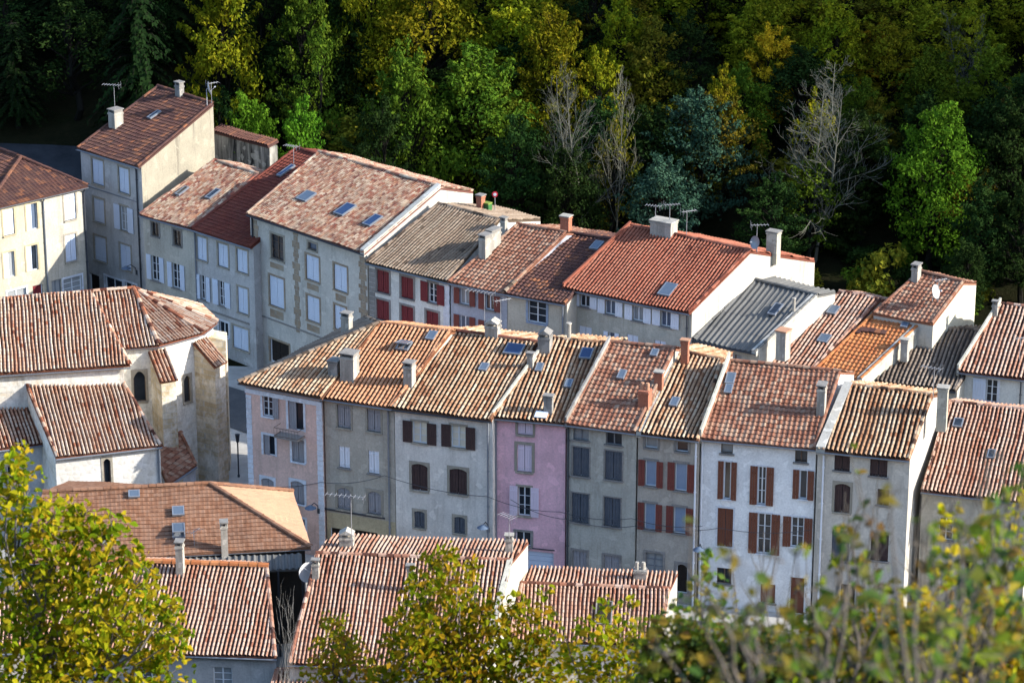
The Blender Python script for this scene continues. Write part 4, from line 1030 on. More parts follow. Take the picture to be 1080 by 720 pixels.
# ================================================================== THE CHURCH
A, B = at_z(-60, 398.5, 10), at_z(137.5, 386, 10)
nC = plane_no(A, B, 18)
cp = lambda u, v: on_plane(u, v, A, nC)
R0, R1, RM, BC, X1 = cp(141, 304), cp(-60, 321), cp(95, 307.5), cp(127.5, 367.5), cp(168, 364)
ze = X1.z; BC.z = ze
X2, X3, X4 = at_z(215, 351, ze), at_z(230, 339, ze), at_z(212, 321, ze)
KK = R1 + (X4 - R0)
hCh = polyhouse('cream stone church with long striped tile roof and polygonal buttressed apse', [A, B, BC, X1, X2, X3, X4, KK],
  [([A, B, RM, R1], A, B, 'canal_c', .1), ([BC, X1, R0, RM], BC, X1, 'canal_c', -.06), ([X1, X2, R0], X1, X2, 'canal_c'), ([X2, X3, R0], X2, X3, 'canal_c'), ([X3, X4, R0], X3, X4, 'canal_c'), ([X4, KK, R1, R0], X4, KK, 'far')],
  T_CHURCH, CHURCHS, name='church', cat='church', hips=[(X1, R0), (X2, R0), (X3, R0), (RM, B), (R0, R1)], guts=(0, 2, 3, 4), g0=.3,
  edges={2: c(wins=[('w', (141, 391, 154, 424), c(surr=SURR, arch=.45, frame=BFRAME, bars=False))]), 3: c(wins=[('w', (194, 395, 201, 425), c(surr=SURR, arch=.3, frame=BFRAME, bars=False))])})
fI = inset([A, B, BC, X1, X2, X3, X4, KK], .3)
def buttress(P, o, L, w, zin, zout, g, cap=True):
    s = V((-o.y, o.x, 0)); up = V((0, 0, 1)); P = V((P.x, P.y, 0)); mb = MB()
    q = [P - o * .3 - s * w / 2, P + o * L - s * w / 2, P + o * L + s * w / 2, P - o * .3 + s * w / 2]
    mb.prism([p + up * (g - .5) for p in q], [q[0] + up * zin, q[1] + up * zout, q[2] + up * zout, q[3] + up * zin])
    bt = mb.build('buttress', BUTT, hCh.root)
    if cap:
        mb = MB(); a, b_ = P + o * (L + .15) - s * (w / 2 + .12) + up * (zout + .08), P + o * (L + .15) + s * (w / 2 + .12) + up * (zout + .08)
        a2, b2 = P - s * (w / 2 + .12) + up * (zin + .1), P + s * (w / 2 + .12) + up * (zin + .1)
        roof_plane(mb, [a, b_, b2, a2], a, b_, 'canal_c', seed=4); mb.build('cap_tiles', T_CHURCH, bt)
def outn(i):
    f = fI; p, q, r = f[i - 1], f[i], f[(i + 1) % len(f)]
    d0 = V((q.x - p.x, q.y - p.y, 0)).normalized(); d1 = V((r.x - q.x, r.y - q.y, 0)).normalized()
    return (V((d0.y, -d0.x, 0)) + V((d1.y, -d1.x, 0))).normalized()
buttress(fI[3], outn(3), 1.7, .95, ze - .5, ze - 1.9, .3)
buttress(fI[4], outn(4), 1.5, 1.0, ze - .6, ze - 1.9, .3)
buttress(fI[5], outn(5), .8, 1.5, ze - .75, ze - 1.0, .3, cap=False)
hCa = house('white rubble-stone side chapel of the church with striped roof and slot window', (59, 482.5), (171, 469.5), 6.6, (27, 406), (127, 395.5), 22, 'canal_c', T_CHURCH, CHWHITE, back='mono', g0=.2, over=.25, smat=CHURCHS,
  pipes=[(168, ZINC)], wins=[('w', (109.5, 483, 117, 516), c(surr=SURR, frame=BFRAME, bars=False, arch=.2))], name='chapel', cat='chapel')
hCb = house('lower side chapel at the left edge with shaded blue-white wall', (-50, 480), (49.5, 467), 6.4, (-78, 425), (25, 416), 21, 'canal_c', T_CHURCH, plaster('pale_church_render', (.6, .6, .58), .35), back='mono', g0=.2, over=.25, name='chapel', cat='chapel', wins=[('w', (8, 490, 16, 512), c(surr=SURR, bars=False))])
hSac = house('small sacristy with low dark red roof under the apse buttress', (177, 511), (207.5, 490), 3.6, (160, 473), (191, 456), 20, 'roman', T_RUST, plaster('pale_blue_church_render', (.55, .57, .6), .3), back='mono', g0=.2, over=.2, wins=[('w', (186, 508, 192, 520), c(surr=SURR, bars=False))])
# strip of lead flashing and small lean-to tiles between chapel and choir
mbv = MB(); pa, pb_ = on_plane(128, 397, hCa.A, hCa.n), on_plane(147, 412, hCa.A, hCa.n)

# ---- stained wall behind the tall house
a, b_ = at_y(224, 143, 213), at_y(284, 152, 209); dv = (b_ - a); dv.z = 0; dv.normalize(); bk = V((-dv.y, dv.x, 0)); zt = (a.z + b_.z) / 2
wl = thing('outbuilding', 'black-streaked rendered outbuilding wall with tiled coping beside tall gable', 'outbuilding', ((a.x + b_.x) / 2, (a.y + b_.y) / 2, ground(a.x, a.y)))
mbv = MB(); q = [a, b_, b_ + bk * .8, a + bk * .8]; mbv.prism([V((p.x, p.y, 1)) for p in q], [V((p.x, p.y, zt)) for p in q]); mbv.build('wall', W_STAIN, wl)
mbv = MB(); q = [V((p.x, p.y, zt)) for p in (a - bk * .12, b_ - bk * .12, b_ + bk * .9, a + bk * .9)]; q[2].z += .22; q[3].z += .22
for p in q: p.z += .12
roof_plane(mbv, q, q[0], q[1], 'canal', seed=3); mbv.build('roof', T_BROWN, wl)

# ---- terrace bits behind the beige roof
nb = (hW.RR - hW.RL).cross(hW.BL - hW.RL); nb = nb.normalized()
tp_ = lambda u, v: on_plane(u, v, hW.RL, nb)
p = tp_(507, 221); chimney(hW.root, p, hW.d, .42, .42, 1.0, BRICK, 'flat')
p = at_y(514, 222, p.y); bx = thing('storage_box', 'small green storage box on the flat roof behind the beige roof', 'box', p)
mbv = MB(); GREENP = paint('green_plastic', (.04, .14, .04), .5, .2); mbv.box(p + V((0, 0, .24)), hW.d * .24, hW.b * .2, V((0, 0, .24))); mbv.build('bin', GREENP, bx)
mbv = MB(); mbv.box(p + V((0, 0, .53)), hW.d * .26, hW.b * .22, V((0, 0, .04))); mbv.build('lid', paint('lime_plastic', (.20, .26, .05), .5, .2), bx)
p = at_y(522, 223, p.y + .3); sg = thing('round_sign', 'round red and white sign on a thin pole at roof terrace', 'sign', p)
mbv = MB(); mbv.tube([p, p + V((0, 0, 1.25))], .025, 6); mbv.build('pole', ALU, sg)
mbv = MB(); cc = p + V((0, -.03, 1.2)); mbv.tube([cc, cc + V((0, -.03, 0))], .20, 20); dsk = mbv.build('disc', paint('red_enamel', (.5, .03, .05), .4, .1), sg)
mbv = MB(); mbv.tube([cc + V((0, -.031, 0)), cc + V((0, -.045, 0))], .11, 16); mbv.build('white_centre', SURRW, dsk)

# ---- street lamps on the facades, cables
def wall_lamp(label, h, u, v):
    fc = h.fc; s, z = fc.px(u, v); p = fc.pt(s, z, 0)
    r = thing('wall_lamp', label, 'street lamp', p, 'street lamps fixed to the house fronts')
    mb = MB(); mb.tube([fc.pt(s, z - .5, .03), fc.pt(s, z - .1, .1), fc.pt(s, z + .25, .5), fc.pt(s, z + .22, .95)], .03, 6); mb.box(fc.pt(s, z - .45, .02), fc.d * .08, fc.n * .03, V((0, 0, .16))); mb.build('arm', DARKZ, r)
    mb = MB(); c_ = fc.pt(s, z + .2, .95); mb.tube([c_ + V((0, 0, .05)), c_ + V((0, 0, -.12))], .09, 14, .36); hd = mb.build('lamp_shade', paint('blue_grey_lamp_enamel', (.10, .14, .2), .4, .2), r)
    mb = MB(); mb.tube([c_ + V((0, 0, -.10)), c_ + V((0, 0, -.22))], .14, 10, .09); mb.build('bulb_glass', DISHM, hd)
wall_lamp('dark street lamp beside the white quoins of the corner house', hF1, 336, 531)
wall_lamp('dark street lamp on the pipe corner between cream and pink houses', hF3, 515, 551)
wall_lamp('dark street lamp at the left corner of the white house', hF7, 740, 574)
wall_lamp('dark street lamp at the foot of the tall narrow house', hT, 144, 281)
def cable(label, pts, out=.35, r=.018, sag=.25):
    P = []
    for i in range(len(pts) - 1):
        (h0, u0, v0), (h1, u1, v1) = pts[i], pts[i + 1]
        a = h0.fc.pt(*h0.fc.px(u0, v0), out); b = h1.fc.pt(*h1.fc.px(u1, v1), out)
        for k in range(8): t = k / 8; q = a.lerp(b, t); q.z -= sag * 4 * t * (1 - t); P.append(q)
    P.append(b); mb = MB(); mb.tube(P, r, 5)
    tag(mb.build('cable', DARKZ), label, 'cable')
cable('upper slack cable strung from corner house across cream and pink fronts', [(hF1, 264, 508), (hF2, 341, 506), (hF2, 408, 499), (hF3, 516, 521), (hF4, 592, 537), (hF5, 668, 544), (hF7, 742, 552)])
cable('lower slack cable strung across the pink and white house fronts', [(hF4, 540, 524), (hF5, 600, 545), (hF6, 672, 552), (hF7, 760, 554), (hF7, 856, 556)])

# ---- lamp post and potted shrub in the lit street gap beside the church
p = at_z(252, 508, ground(-15, 172)); lp = thing('lamp_post', 'thin lamp post in the street gap between apse and corner house', 'lamp post', p)
mbv = MB(); mbv.tube([p, p + V((0, 0, 2.7))], .045, 8); mbv.tube([p, p + V((0, 0, .5))], .08, 8); mbv.build('pole', DARKZ, lp)
mbv = MB(); mbv.tube([p + V((0, 0, 2.7)), p + V((0, 0, 2.85)), p + V((0, 0, 3.1)), p + V((0, 0, 3.25))], .08, 8, .16); mbv.build('lantern', DARKZ, lp)

# ================================================================== GROUND
def grid_mesh(name, xs, ys, zf, mat):
    vs = [(x, y, zf(x, y)) for y in ys for x in xs]; nx = len(xs)
    fs = [(j * nx + i, j * nx + i + 1, (j + 1) * nx + i + 1, (j + 1) * nx + i) for j in range(len(ys) - 1) for i in range(nx - 1)]
    me = bpy.data.meshes.new(name); me.from_pydata(vs, [], fs); me.polygons.foreach_set('use_smooth', [True] * len(fs)); me.materials.append(mat)
    o = bpy.data.objects.new(name, me); COL.objects.link(o); o['kind'] = 'structure'; return o
m, nt, bs = nodes('earth_and_leaf_litter')
f1 = noise(nt, .15, 6, .7); f2 = noise(nt, 1.6, 6, .75)
col = ramp(nt, f1, [(.35, (.008, .010, .005)), (.55, (.016, .016, .008)), (.7, (.012, .017, .006))])
col = mixc(nt, col, (.028, .021, .011), ramp(nt, f2, [(.5, (0, 0, 0)), (.75, (.7, .7, .7))]))
nt.links.new(col, bs.inputs['Base Color']); bs.inputs['Roughness'].default_value = .95; bs.inputs['Specular IOR Level'].default_value = 0; bump(nt, bs, f2, .8, .3)
EARTH = m
def fr(a, b, s): 
    n = int(round((b - a) / s)); return [a + (b - a) * i / n for i in range(n + 1)]
xs = [-900, -600, -400, -260, -180, -130] + fr(-100, 132, 4) + [150, 180, 260, 400, 600, 900]
ys = [-400, -200, -100, -40, -10] + fr(0, 280, 4) + [300, 340, 380, 430, 480, 560, 700, 900]
grid_mesh('ground', xs, ys, ground, EARTH)
m, nt, bs = nodes('worn_asphalt')
f1 = noise(nt, .6, 7, .7); f2 = noise(nt, 12, 4, .7)
col = ramp(nt, f1, [(.35, (.05, .052, .056)), (.65, (.085, .085, .085))]); col = mixc(nt, col, ramp(nt, f2, [(.3, (.75,) * 3), (.7, (1.2,) * 3)]), 1.0, 'MULTIPLY')
nt.links.new(col, bs.inputs['Base Color']); bs.inputs['Roughness'].default_value = .85; bump(nt, bs, f2, .3, .02)
ASPH = m
m, nt, bs = nodes('pale_paving')
f1 = noise(nt, .9, 7, .7)
col = ramp(nt, f1, [(.35, (.30, .285, .26)), (.65, (.42, .40, .36))]); nt.links.new(col, bs.inputs['Base Color']); bs.inputs['Roughness'].default_value = .9
PAVE = m
def strip_sheet(name, pts, w, mat, lift=.03):
    """a road that follows the ground along a polyline"""
    P = []
    for i in range(len(pts) - 1):
        a, b = V((*pts[i], 0)), V((*pts[i + 1], 0)); k = max(1, int((b - a).length / 2))
        P += [a.lerp(b, t / k) for t in range(k)]
    P.append(V((*pts[-1], 0))); mb = MB(); nw = 4; rows = []
    for i, p in enumerate(P):
        d = (P[min(i + 1, len(P) - 1)] - P[max(i - 1, 0)]).normalized(); s = V((d.y, -d.x, 0)); row = []
        for j in range(nw + 1):
            q = p + s * w * (j / nw - .5); row.append(V((q.x, q.y, ground(q.x, q.y) + lift)))
        rows.append(row)
    for i in range(len(rows) - 1):
        for j in range(nw): mb.face((rows[i][j], rows[i][j + 1], rows[i + 1][j + 1], rows[i + 1][j]))
    o = mb.build(name, mat); o['kind'] = 'structure'; return o
strip_sheet('village_square', [(-60, 172), (-10, 168), (40, 150)], 52, PAVE, .06)
strip_sheet('front_street', [(-40, 160.5), (-16, 163), (10, 154.6), (45, 143)], 6, ASPH, .10)
strip_sheet('back_street', [(-45, 190), (-20, 189), (-8, 180), (10, 172), (45, 160)], 5, ASPH, .10)
m, nt, bs = nodes('dark_blue_asphalt')  # darker, bluer tone for the hillside road
f1 = noise(nt, .5, 7, .7); col = ramp(nt, f1, [(.35, (.016, .018, .022)), (.65, (.035, .038, .044))]); nt.links.new(col, bs.inputs['Base Color']); bs.inputs['Roughness'].default_value = .8; bs.inputs['Specular IOR Level'].default_value = .2
strip_sheet('hillside_road', [(-75, 228.5), (-45, 228), (-35, 226.5), (-27, 222)], 8, m, .14)

# ================================================================== TREES
def leafcloud(mb, rg, c, r, n, size, flat=.8, up=.35, shell=.55, tone=(0, 1)):
    t0 = rg.uniform(*tone)
    for _ in range(n):
        while True:
            d = V((rg.gauss(0, 1), rg.gauss(0, 1), rg.gauss(0, 1)))
            if d.length > .1: break
        d.normalize()
        q = c + V((d.x, d.y, d.z * flat)) * r * (shell + (1 - shell) * rg.random() ** .6) * rg.uniform(.8, 1.12)
        nn = (d * .8 + V((rg.gauss(0, .6), rg.gauss(0, .6), rg.gauss(0, .6) + up))).normalized()
        a = nn.orthogonal().normalized(); w = rg.uniform(0, 6.28); a = (a * math.cos(w) + nn.cross(a) * math.sin(w)); b = nn.cross(a)
        s = size * rg.uniform(.5, 1.4); k = s * rg.uniform(.38, .62)
        mb.face((q - a * s, q - b * k + nn * s * .1, q + a * s, q + b * k + nn * s * .1), min(1, max(0, t0 * .75 + rg.random() * .25)))
def limb(mb, rg, a, b, r0, r1, n=4, wob=.12):
    L = (b - a).length; pts = [a]
    for i in range(1, n): t = i / n; pts.append(a.lerp(b, t) + V((rg.gauss(0, 1), rg.gauss(0, 1), rg.gauss(0, .6))) * wob * L * .25)
    pts.append(b); mb.tube(pts, r0, 6, r1, cap=False)
BARK = paint('grey_brown_bark', (.09, .075, .06), .9, .5); PALEB = paint('pale_bark', (.14, .135, .105), .85, .4); DBARK = paint('dark_bark', (.014, .013, .010), .9, .5)
def broadleaf(seed, n=26, per=130, size=.15, spread=1.0, open_=1.0):
    """unit tree: height 10, crown radius about 3"""
    rg = random.Random(seed); cr, tr = MB(), MB(); top = V((rg.uniform(-.4, .4), rg.uniform(-.4, .4), 8.2))
    limb(tr, rg, V((0, 0, -.8)), top, .24, .05, 6, .1)
    for i in range(n):
        z = rg.uniform(1.7, 9.0); t = (z - 1.7) / 7.3
        rad = 3.0 * spread * math.sin(math.pi * min(1, .18 + .80 * t)) ** .75
        w = rg.uniform(0, 6.28); rr = rad * rg.uniform(.35, 1.0)
        p = V((math.cos(w) * rr, math.sin(w) * rr, z)); r = rg.uniform(.45, 1.25) * open_
        limb(tr, rg, V((top.x * z / 9, top.y * z / 9, max(1.8, z - 1.6 - rr * .3))), p, .08, .02, 3)
        leafcloud(cr, rg, p, r, int(per * rg.uniform(.7, 1.3) * r * 1.2), size, rg.uniform(.55, 1.1), .5, .15)
    leafcloud(cr, rg, V((top.x, top.y, 9.1)), .7, per, size, .8, .5, .2)
    for i in range(n // 2):                                        # loose sprays that break the outline
        z = rg.uniform(2.5, 10.3); t = min(1, (z - 1.7) / 8.2); w = rg.uniform(0, 6.28); rr = (3.0 * spread * math.sin(math.pi * min(1, .18 + .78 * t)) ** .75) * rg.uniform(.9, 1.32)
        p = V((math.cos(w) * rr, math.sin(w) * rr, z)); b0 = V((p.x * .45, p.y * .45, z - .9)); limb(tr, rg, b0, p, .03, .01, 3)
        for k in range(3): leafcloud(cr, rg, b0.lerp(p, .5 + .25 * k), .34, int(per * .22), size, .7, .4, .1)
    return cr, tr
def conifer(seed, droop=.5):
    rg = random.Random(seed); cr, tr = MB(), MB(); limb(tr, rg, V((0, 0, -.8)), V((.1, .1, 10)), .26, .03, 6, .03)
    z = 1.6
    while z < 9.8:
        L = 2.9 * (1 - (z / 10.4)) ** .8 + .2; k = 8
        for i in range(k):
            w = 6.28 * (i + rg.random()) / k; l = L * rg.uniform(.75, 1.15); d = V((math.cos(w), math.sin(w), 0)); s = V((-d.y, d.x, 0)); m_ = max(4, int(l / .17))
            tr.tube([V((0, 0, z)), V((0, 0, z)) + d * l * .5 + V((0, 0, .05 * l)), V((0, 0, z)) + d * l - V((0, 0, droop * l * .5))], .035, 4, .01, cap=False); t0 = rg.random()
            for j in range(m_):
                t = (j + .6) / m_; q = V((0, 0, z)) + d * l * t + V((0, 0, .2 * l * t * (1 - t) * 2 - droop * l * .5 * t * t))
                for sg in (-1, 1, 0):
                    e = (s * sg * rg.uniform(.5, 1) + d * rg.uniform(.2, .8) + V((0, 0, -droop * rg.uniform(.3, 1.3)))).normalized(); ln = rg.uniform(.25, .5) * (1.1 - .5 * t); x = e.cross(d + V((0, 0, .3))).normalized()
                    cr.face((q, q + e * ln * .5 + x * .07, q + e * ln, q + e * ln * .5 - x * .07), min(1, t0 * .5 + rg.random() * .5))
        z += .38 - .012 * z
    return cr, tr
def bare(seed, ntr=2, spread=.8):
    """leafless tree, unit height 10: a few leaders with curved side limbs and fine twigs"""
    rg = random.Random(seed); tr = MB()
    def shoot(p, d, L, r, lvl):
        pts = [p]; q = p; dd = d; n = 4
        for i in range(n):
            dd = (dd + V((rg.gauss(0, .16), rg.gauss(0, .16), rg.gauss(.10, .08)))).normalized(); q = q + dd * (L / n); pts.append(q)
        tr.tube(pts, r, 5 if lvl > 1 else 3, max(.005, r * .3), cap=False)
        if lvl == 0: return
        for k in range(5 if lvl > 1 else 4):
            t = rg.uniform(.25, .97); i = min(n - 1, int(t * n)); b = pts[i].lerp(pts[i + 1], t * n - i); ax = (pts[i + 1] - pts[i]).normalized()
            s = (ax.orthogonal().normalized()); w = rg.uniform(0, 6.28); s = s * math.cos(w) + ax.cross(s) * math.sin(w)
            shoot(b, (ax * .75 + s * rg.uniform(.5, .9)).normalized(), L * rg.uniform(.32, .55), max(.0065, r * .45), lvl - 1)
    for k in range(ntr):
        w = rg.uniform(0, 6.28); b = V((math.cos(w), math.sin(w), 0)) * (.25 * k); d = V((math.cos(w) * .16 * k, math.sin(w) * .16 * k, 1)).normalized(); pts = [b - V((0, 0, .6))]; q = b; Ht = 9.6 * rg.uniform(.85, 1)
        for i in range(8):
            d = (d + V((rg.gauss(0, .06), rg.gauss(0, .06), .05))).normalized(); q = q + d * Ht / 8; pts.append(q)
        tr.tube(pts, .085, 6, .010, cap=False)
        for i in range(24):
            t = .2 + .78 * (i + rg.random()) / 24; z = t * 8; a = min(7, int(z)); c_ = pts[a].lerp(pts[a + 1], z - a); w = rg.uniform(0, 6.28)
            shoot(c_, V((math.cos(w) * spread, math.sin(w) * spread, rg.uniform(.25, .9))).normalized(), (3.3 * (1 - t) + .8) * rg.uniform(.7, 1.1), .036 * (1.15 - t), 2)
    return tr
def bush(seed, n=14, per=120, size=.14):
    rg = random.Random(seed); cr, tr = MB(), MB()
    for i in range(n):
        w = rg.uniform(0, 6.28); rr = rg.uniform(0, 1.1); p = V((math.cos(w) * rr, math.sin(w) * rr, rg.uniform(.4, 1.7))); limb(tr, rg, V((0, 0, -.3)), p, .04, .012, 3)
        leafcloud(cr, rg, p, rg.uniform(.4, .7), per, size, .85, .4, .3)
    return cr, tr
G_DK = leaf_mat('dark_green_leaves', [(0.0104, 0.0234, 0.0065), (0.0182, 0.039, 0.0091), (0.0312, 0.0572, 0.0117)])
G_MID = leaf_mat('mid_green_leaves', [(0.04, 0.075, 0.008), (0.065, 0.115, 0.01), (0.11, 0.155, 0.012)])
G_YEL = leaf_mat('yellow_green_leaves', [(0.0918, 0.1242, 0.0065), (0.1512, 0.1728, 0.0086), (0.2376, 0.216, 0.0097), (0.1296, 0.162, 0.0076)])
G_GOLD = leaf_mat('golden_leaves', [(0.416, 0.286, 0.013), (0.546, 0.364, 0.0156), (0.65, 0.403, 0.0195), (0.338, 0.26, 0.013)])
G_OLV = leaf_mat('olive_leaves', [(0.063, 0.0812, 0.0098), (0.112, 0.1148, 0.0112), (0.182, 0.147, 0.014), (0.084, 0.105, 0.0098)])
G_RUST = leaf_mat('rust_brown_leaves', [(0.07, 0.045, 0.012), (0.1, 0.06, 0.012), (0.06, 0.055, 0.012)])
G_BLUE = leaf_mat('blue_green_needles', [(0.0192, 0.048, 0.0288), (0.0336, 0.0744, 0.0456), (0.054, 0.102, 0.0624)], .1)
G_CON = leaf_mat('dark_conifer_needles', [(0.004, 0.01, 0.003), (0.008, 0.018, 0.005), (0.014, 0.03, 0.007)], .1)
G_BRT = leaf_mat('bright_green_leaves', [(0.05, 0.14, 0.01), (0.08, 0.2, 0.014), (0.13, 0.28, 0.02)], .35)
def proto(mbs, names=('crown', 'trunk')):
    out = []
    for mb, nm in zip(mbs, names):
        me = bpy.data.meshes.new(nm); me.from_pydata(mb.v, [], mb.f); a = me.attributes.new('tone', 'FLOAT', 'FACE'); a.data.foreach_set('value', mb.a); me.materials.append(BARK); me.update(); out.append(me)
    return out
PB = [proto(broadleaf(100 + i, 80, 95, .125, sp, op)) for i, (sp, op) in enumerate(((1., 1.), (.85, .9), (1.15, 1.0), (.95, .8), (1.05, 1.1)))]
PTHIN = [proto(broadleaf(150 + i, 30, 70, .13, .8, 1.0)) for i in range(3)]
PCON = [proto(conifer(200 + i, dr)) for i, dr in enumerate((.7, .5))]
PBARE = [proto([bare(300 + i, nt_, sp_)], ('trunk',)) for i, (nt_, sp_) in enumerate(((3, .85), (2, .7), (1, .6)))]
PBUSH = [proto(bush(400 + i)) for i in range(3)]
rt_ = random.Random(21)
def plant(name, label, cat, pr, x, y, h, wid, mats, group=None, base=10., rz=None):
    g = ground(x, y); o = thing(name, label, cat, (x, y, g), group)
    o.rotation_euler.z = rt_.uniform(0, 6.28) if rz is None else rz
    for me, m_ in zip(pr, mats):
        ch = bpy.data.objects.new(me.name.split('.')[0], me); COL.objects.link(ch); ch.parent = o; ch.scale = (wid, wid, h / base)
        ch.material_slots[0].link = 'OBJECT'; ch.material_slots[0].material = m_
    return o
def tree(label, pr, u, vtop, y, rpx, mats, group=None, base=10., name='tree', cat='tree'):
    p = at_y(u, vtop, y); h = max(2.5, p.z - ground(p.x, y)); k = mpp(p)
    unit = 3.0 if base > 5 else 1.5
    return plant(name, label, cat, pr, p.x, y, h, rpx * k / unit, mats, group, base)
def T(label, pr, u, v, y, r, m_, bark=DBARK, **k): return tree(label, pr, u, v, y, r, (m_, bark), **k)
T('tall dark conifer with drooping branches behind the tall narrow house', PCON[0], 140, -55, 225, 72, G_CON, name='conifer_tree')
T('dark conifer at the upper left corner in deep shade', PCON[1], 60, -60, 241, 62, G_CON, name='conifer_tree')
T('yellow-green broadleaf tree between the conifer and the black gap', PB[1], 236, -50, 226, 50, G_YEL)
T('round bright green bush behind the stained outbuilding wall', PB[0], 262, 102, 214, 38, G_BRT, name='bush', cat='bush')
T('smaller round green bush right of the bright green one', PB[3], 317, 107, 213, 34, G_BRT, name='bush', cat='bush')
T('bright green broadleaf tree standing alone at right of the forest edge', PB[0], 992, 112, 212, 50, G_BRT)
T('olive round shrub behind the orange roof at the forest foot', PBUSH[2], 924, 258, 207, 36, G_OLV, base=2.2, name='bush', cat='bush')
T('golden yellow tree high in the forest right of centre', PB[3], 815, 28, 226, 34, G_GOLD)
T('blue-green cedar tree beside the bare tree', PB[2], 738, 92, 217, 48, G_BLUE)
T('pale yellow-green sapling tucked above the blue-green cedar', PB[3], 762, 72, 219, 26, G_YEL)
def Bt(label, i, u, v, y, r, m_=PALEB, group=None): return tree(label, PBARE[i], u, v, y, r, (m_,), group, name='bare_tree')
Bt('largest leafless pale tree with wide twigs in front of dark forest', 0, 860, 60, 213.5, 72)
Bt('leafless pale tree left of the blue-green cedar', 1, 615, 48, 213.5, 50)
Bt('slim leafless tree just right of another leafless tree', 2, 652, 58, 214, 40)
Bt('leafless grey tree at the upper right by the brown clearing', 1, 1018, 5, 226, 34)
# individually placed forest trees: label, colour, kind, (u, vtop, y, radius px)
spots = [
 ('yellow-green tree with broad crown at the forest top left of centre', PB[2], 452, -35, 226, 58, G_YEL), ('mid green tree below the broad yellow-green crown', PB[0], 430, 50, 219, 46, G_MID),
 ('green tree in the middle of the forest edge', PB[4], 505, 52, 220, 58, G_MID), ('tall yellow-green tree above the middle green tree', PB[1], 540, -30, 227, 56, G_YEL),
 ('dark green tree behind the mottled roof chimney', PB[3], 400, 105, 216, 40, G_DK), ('dark green tree over the beige roof terrace', PB[1], 545, 125, 215, 46, G_DK),
 ('olive tree right of the two pale leafless trees', PB[1], 690, 20, 225, 44, G_OLV), ('low green tree at the foot of the leafless pair', PTHIN[1], 648, 118, 215, 34, G_OLV),
 ('dark green tree above the brick chimney', PB[0], 600, 150, 213, 40, G_DK), ('dark blue-green tree over the red roof antennas', PB[4], 700, 165, 212, 40, G_BLUE),
 ('green thicket tree around the largest bare trunk', PTHIN[2], 858, 160, 213, 42, G_MID), ('dark tree left of the olive round shrub', PB[3], 815, 185, 211, 40, G_DK),
 ('olive tree behind the bright green tree', PB[1], 925, 105, 219, 36, G_OLV), ('yellow-olive tree at the forest top right', PB[2], 890, -30, 232, 52, G_OLV),
 ('gold-flecked thin tree under the forest top right', PTHIN[0], 925, 30, 228, 44, G_GOLD), ('dark green tree at the far right below the clearing', PB[2], 1072, 105, 214, 44, G_DK),
 ('rust-brown tree at the right edge', PTHIN[1], 1070, 95, 217, 34, G_RUST), ('dark tree in the black hollow right of the bright green tree', PB[1], 1040, 190, 207, 40, G_DK), ('dark tree behind the upper rust-roofed house gable', PB[0], 1020, 255, 203, 26, G_DK), ('dark tree at the right edge above the right-edge roof', PB[3], 1085, 200, 206, 44, G_DK),
 ('yellow-green tree at the forest top above the slim leafless tree', PB[1], 655, -5, 226, 40, G_YEL), ('yellow tree at the forest top right of the golden tree', PB[0], 880, 5, 226, 40, G_YEL), ('yellow-green tree between the pale leafless tree and the middle green trees', PB[4], 585, 10, 223, 42, G_YEL),
 ('green tree at the top right corner', PB[0], 1062, -20, 234, 50, G_MID),
 ('olive tree at the forest top in the middle', PB[4], 640, -45, 234, 52, G_OLV), ('yellow-green tree at the forest top right of the middle', PTHIN[2], 745, -40, 234, 46, G_YEL),
 ('dark tree at the top left of the yellow-green broad crown', PB[0], 365, -10, 228, 46, G_DK), ('dark tree behind the two round bushes', PB[2], 310, 20, 228, 46, G_DK),
]
for lb, pr, u, v, y, r, m_ in spots: T(lb, pr, u, v, y, r, m_)
# the rest of the wood
G_YL2 = leaf_mat('lit_copy_yellow_green_leaves', [(.11, .14, .009), (.17, .19, .010), (.24, .22, .012), (.15, .18, .010)])  # brighter copy of the yellow-green leaves, light on the upper wood put into colour
G_ML2 = leaf_mat('lit_copy_green_leaves', [(.07, .12, .010), (.11, .165, .012), (.16, .21, .014)])  # mid green lifted the same way to paint in that light
TOPK = (1.0, 3, 5, 2.5, .2)
kinds = [(G_DK, 'shaded dark green tree filling the dense hillside wood'), (G_MID, 'green tree filling the dense hillside wood'), (G_YEL, 'yellowing tree filling the dense hillside wood'), (G_OLV, 'olive tree filling the dense hillside wood'), (G_RUST, 'browning tree filling the dense hillside wood')]
for j, yy in enumerate((216, 220, 225, 230, 236, 242, 250, 259)):
    for i in range(21):
        x = -50 + i * 4.8 + rt_.uniform(-2, 2); y = yy + rt_.uniform(-2.5, 2.5) + (2 if x < 0 else -3)
        if y < hill_edge(x) + 1 or (x < -23 and y < 233): continue
        left = x < -16  # left kinds lean dark, putting that part's deep shade into leaf colour
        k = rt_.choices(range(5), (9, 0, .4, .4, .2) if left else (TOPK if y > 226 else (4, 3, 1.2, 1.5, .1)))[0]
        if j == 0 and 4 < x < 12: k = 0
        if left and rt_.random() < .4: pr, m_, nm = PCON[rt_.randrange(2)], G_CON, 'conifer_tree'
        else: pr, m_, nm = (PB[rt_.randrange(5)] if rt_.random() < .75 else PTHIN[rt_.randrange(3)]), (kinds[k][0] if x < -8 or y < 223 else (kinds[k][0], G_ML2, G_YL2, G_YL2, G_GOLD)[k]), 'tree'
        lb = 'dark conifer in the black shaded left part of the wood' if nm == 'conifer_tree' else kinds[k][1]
        hgt = rt_.uniform(8, 11) + (rt_.uniform(6, 9) if -22 < x < -8 and y > 221 else 0)
        plant(nm, lb, 'tree', pr, x, y, hgt, rt_.uniform(.8, 1.35), (m_, DBARK), lb + 's')
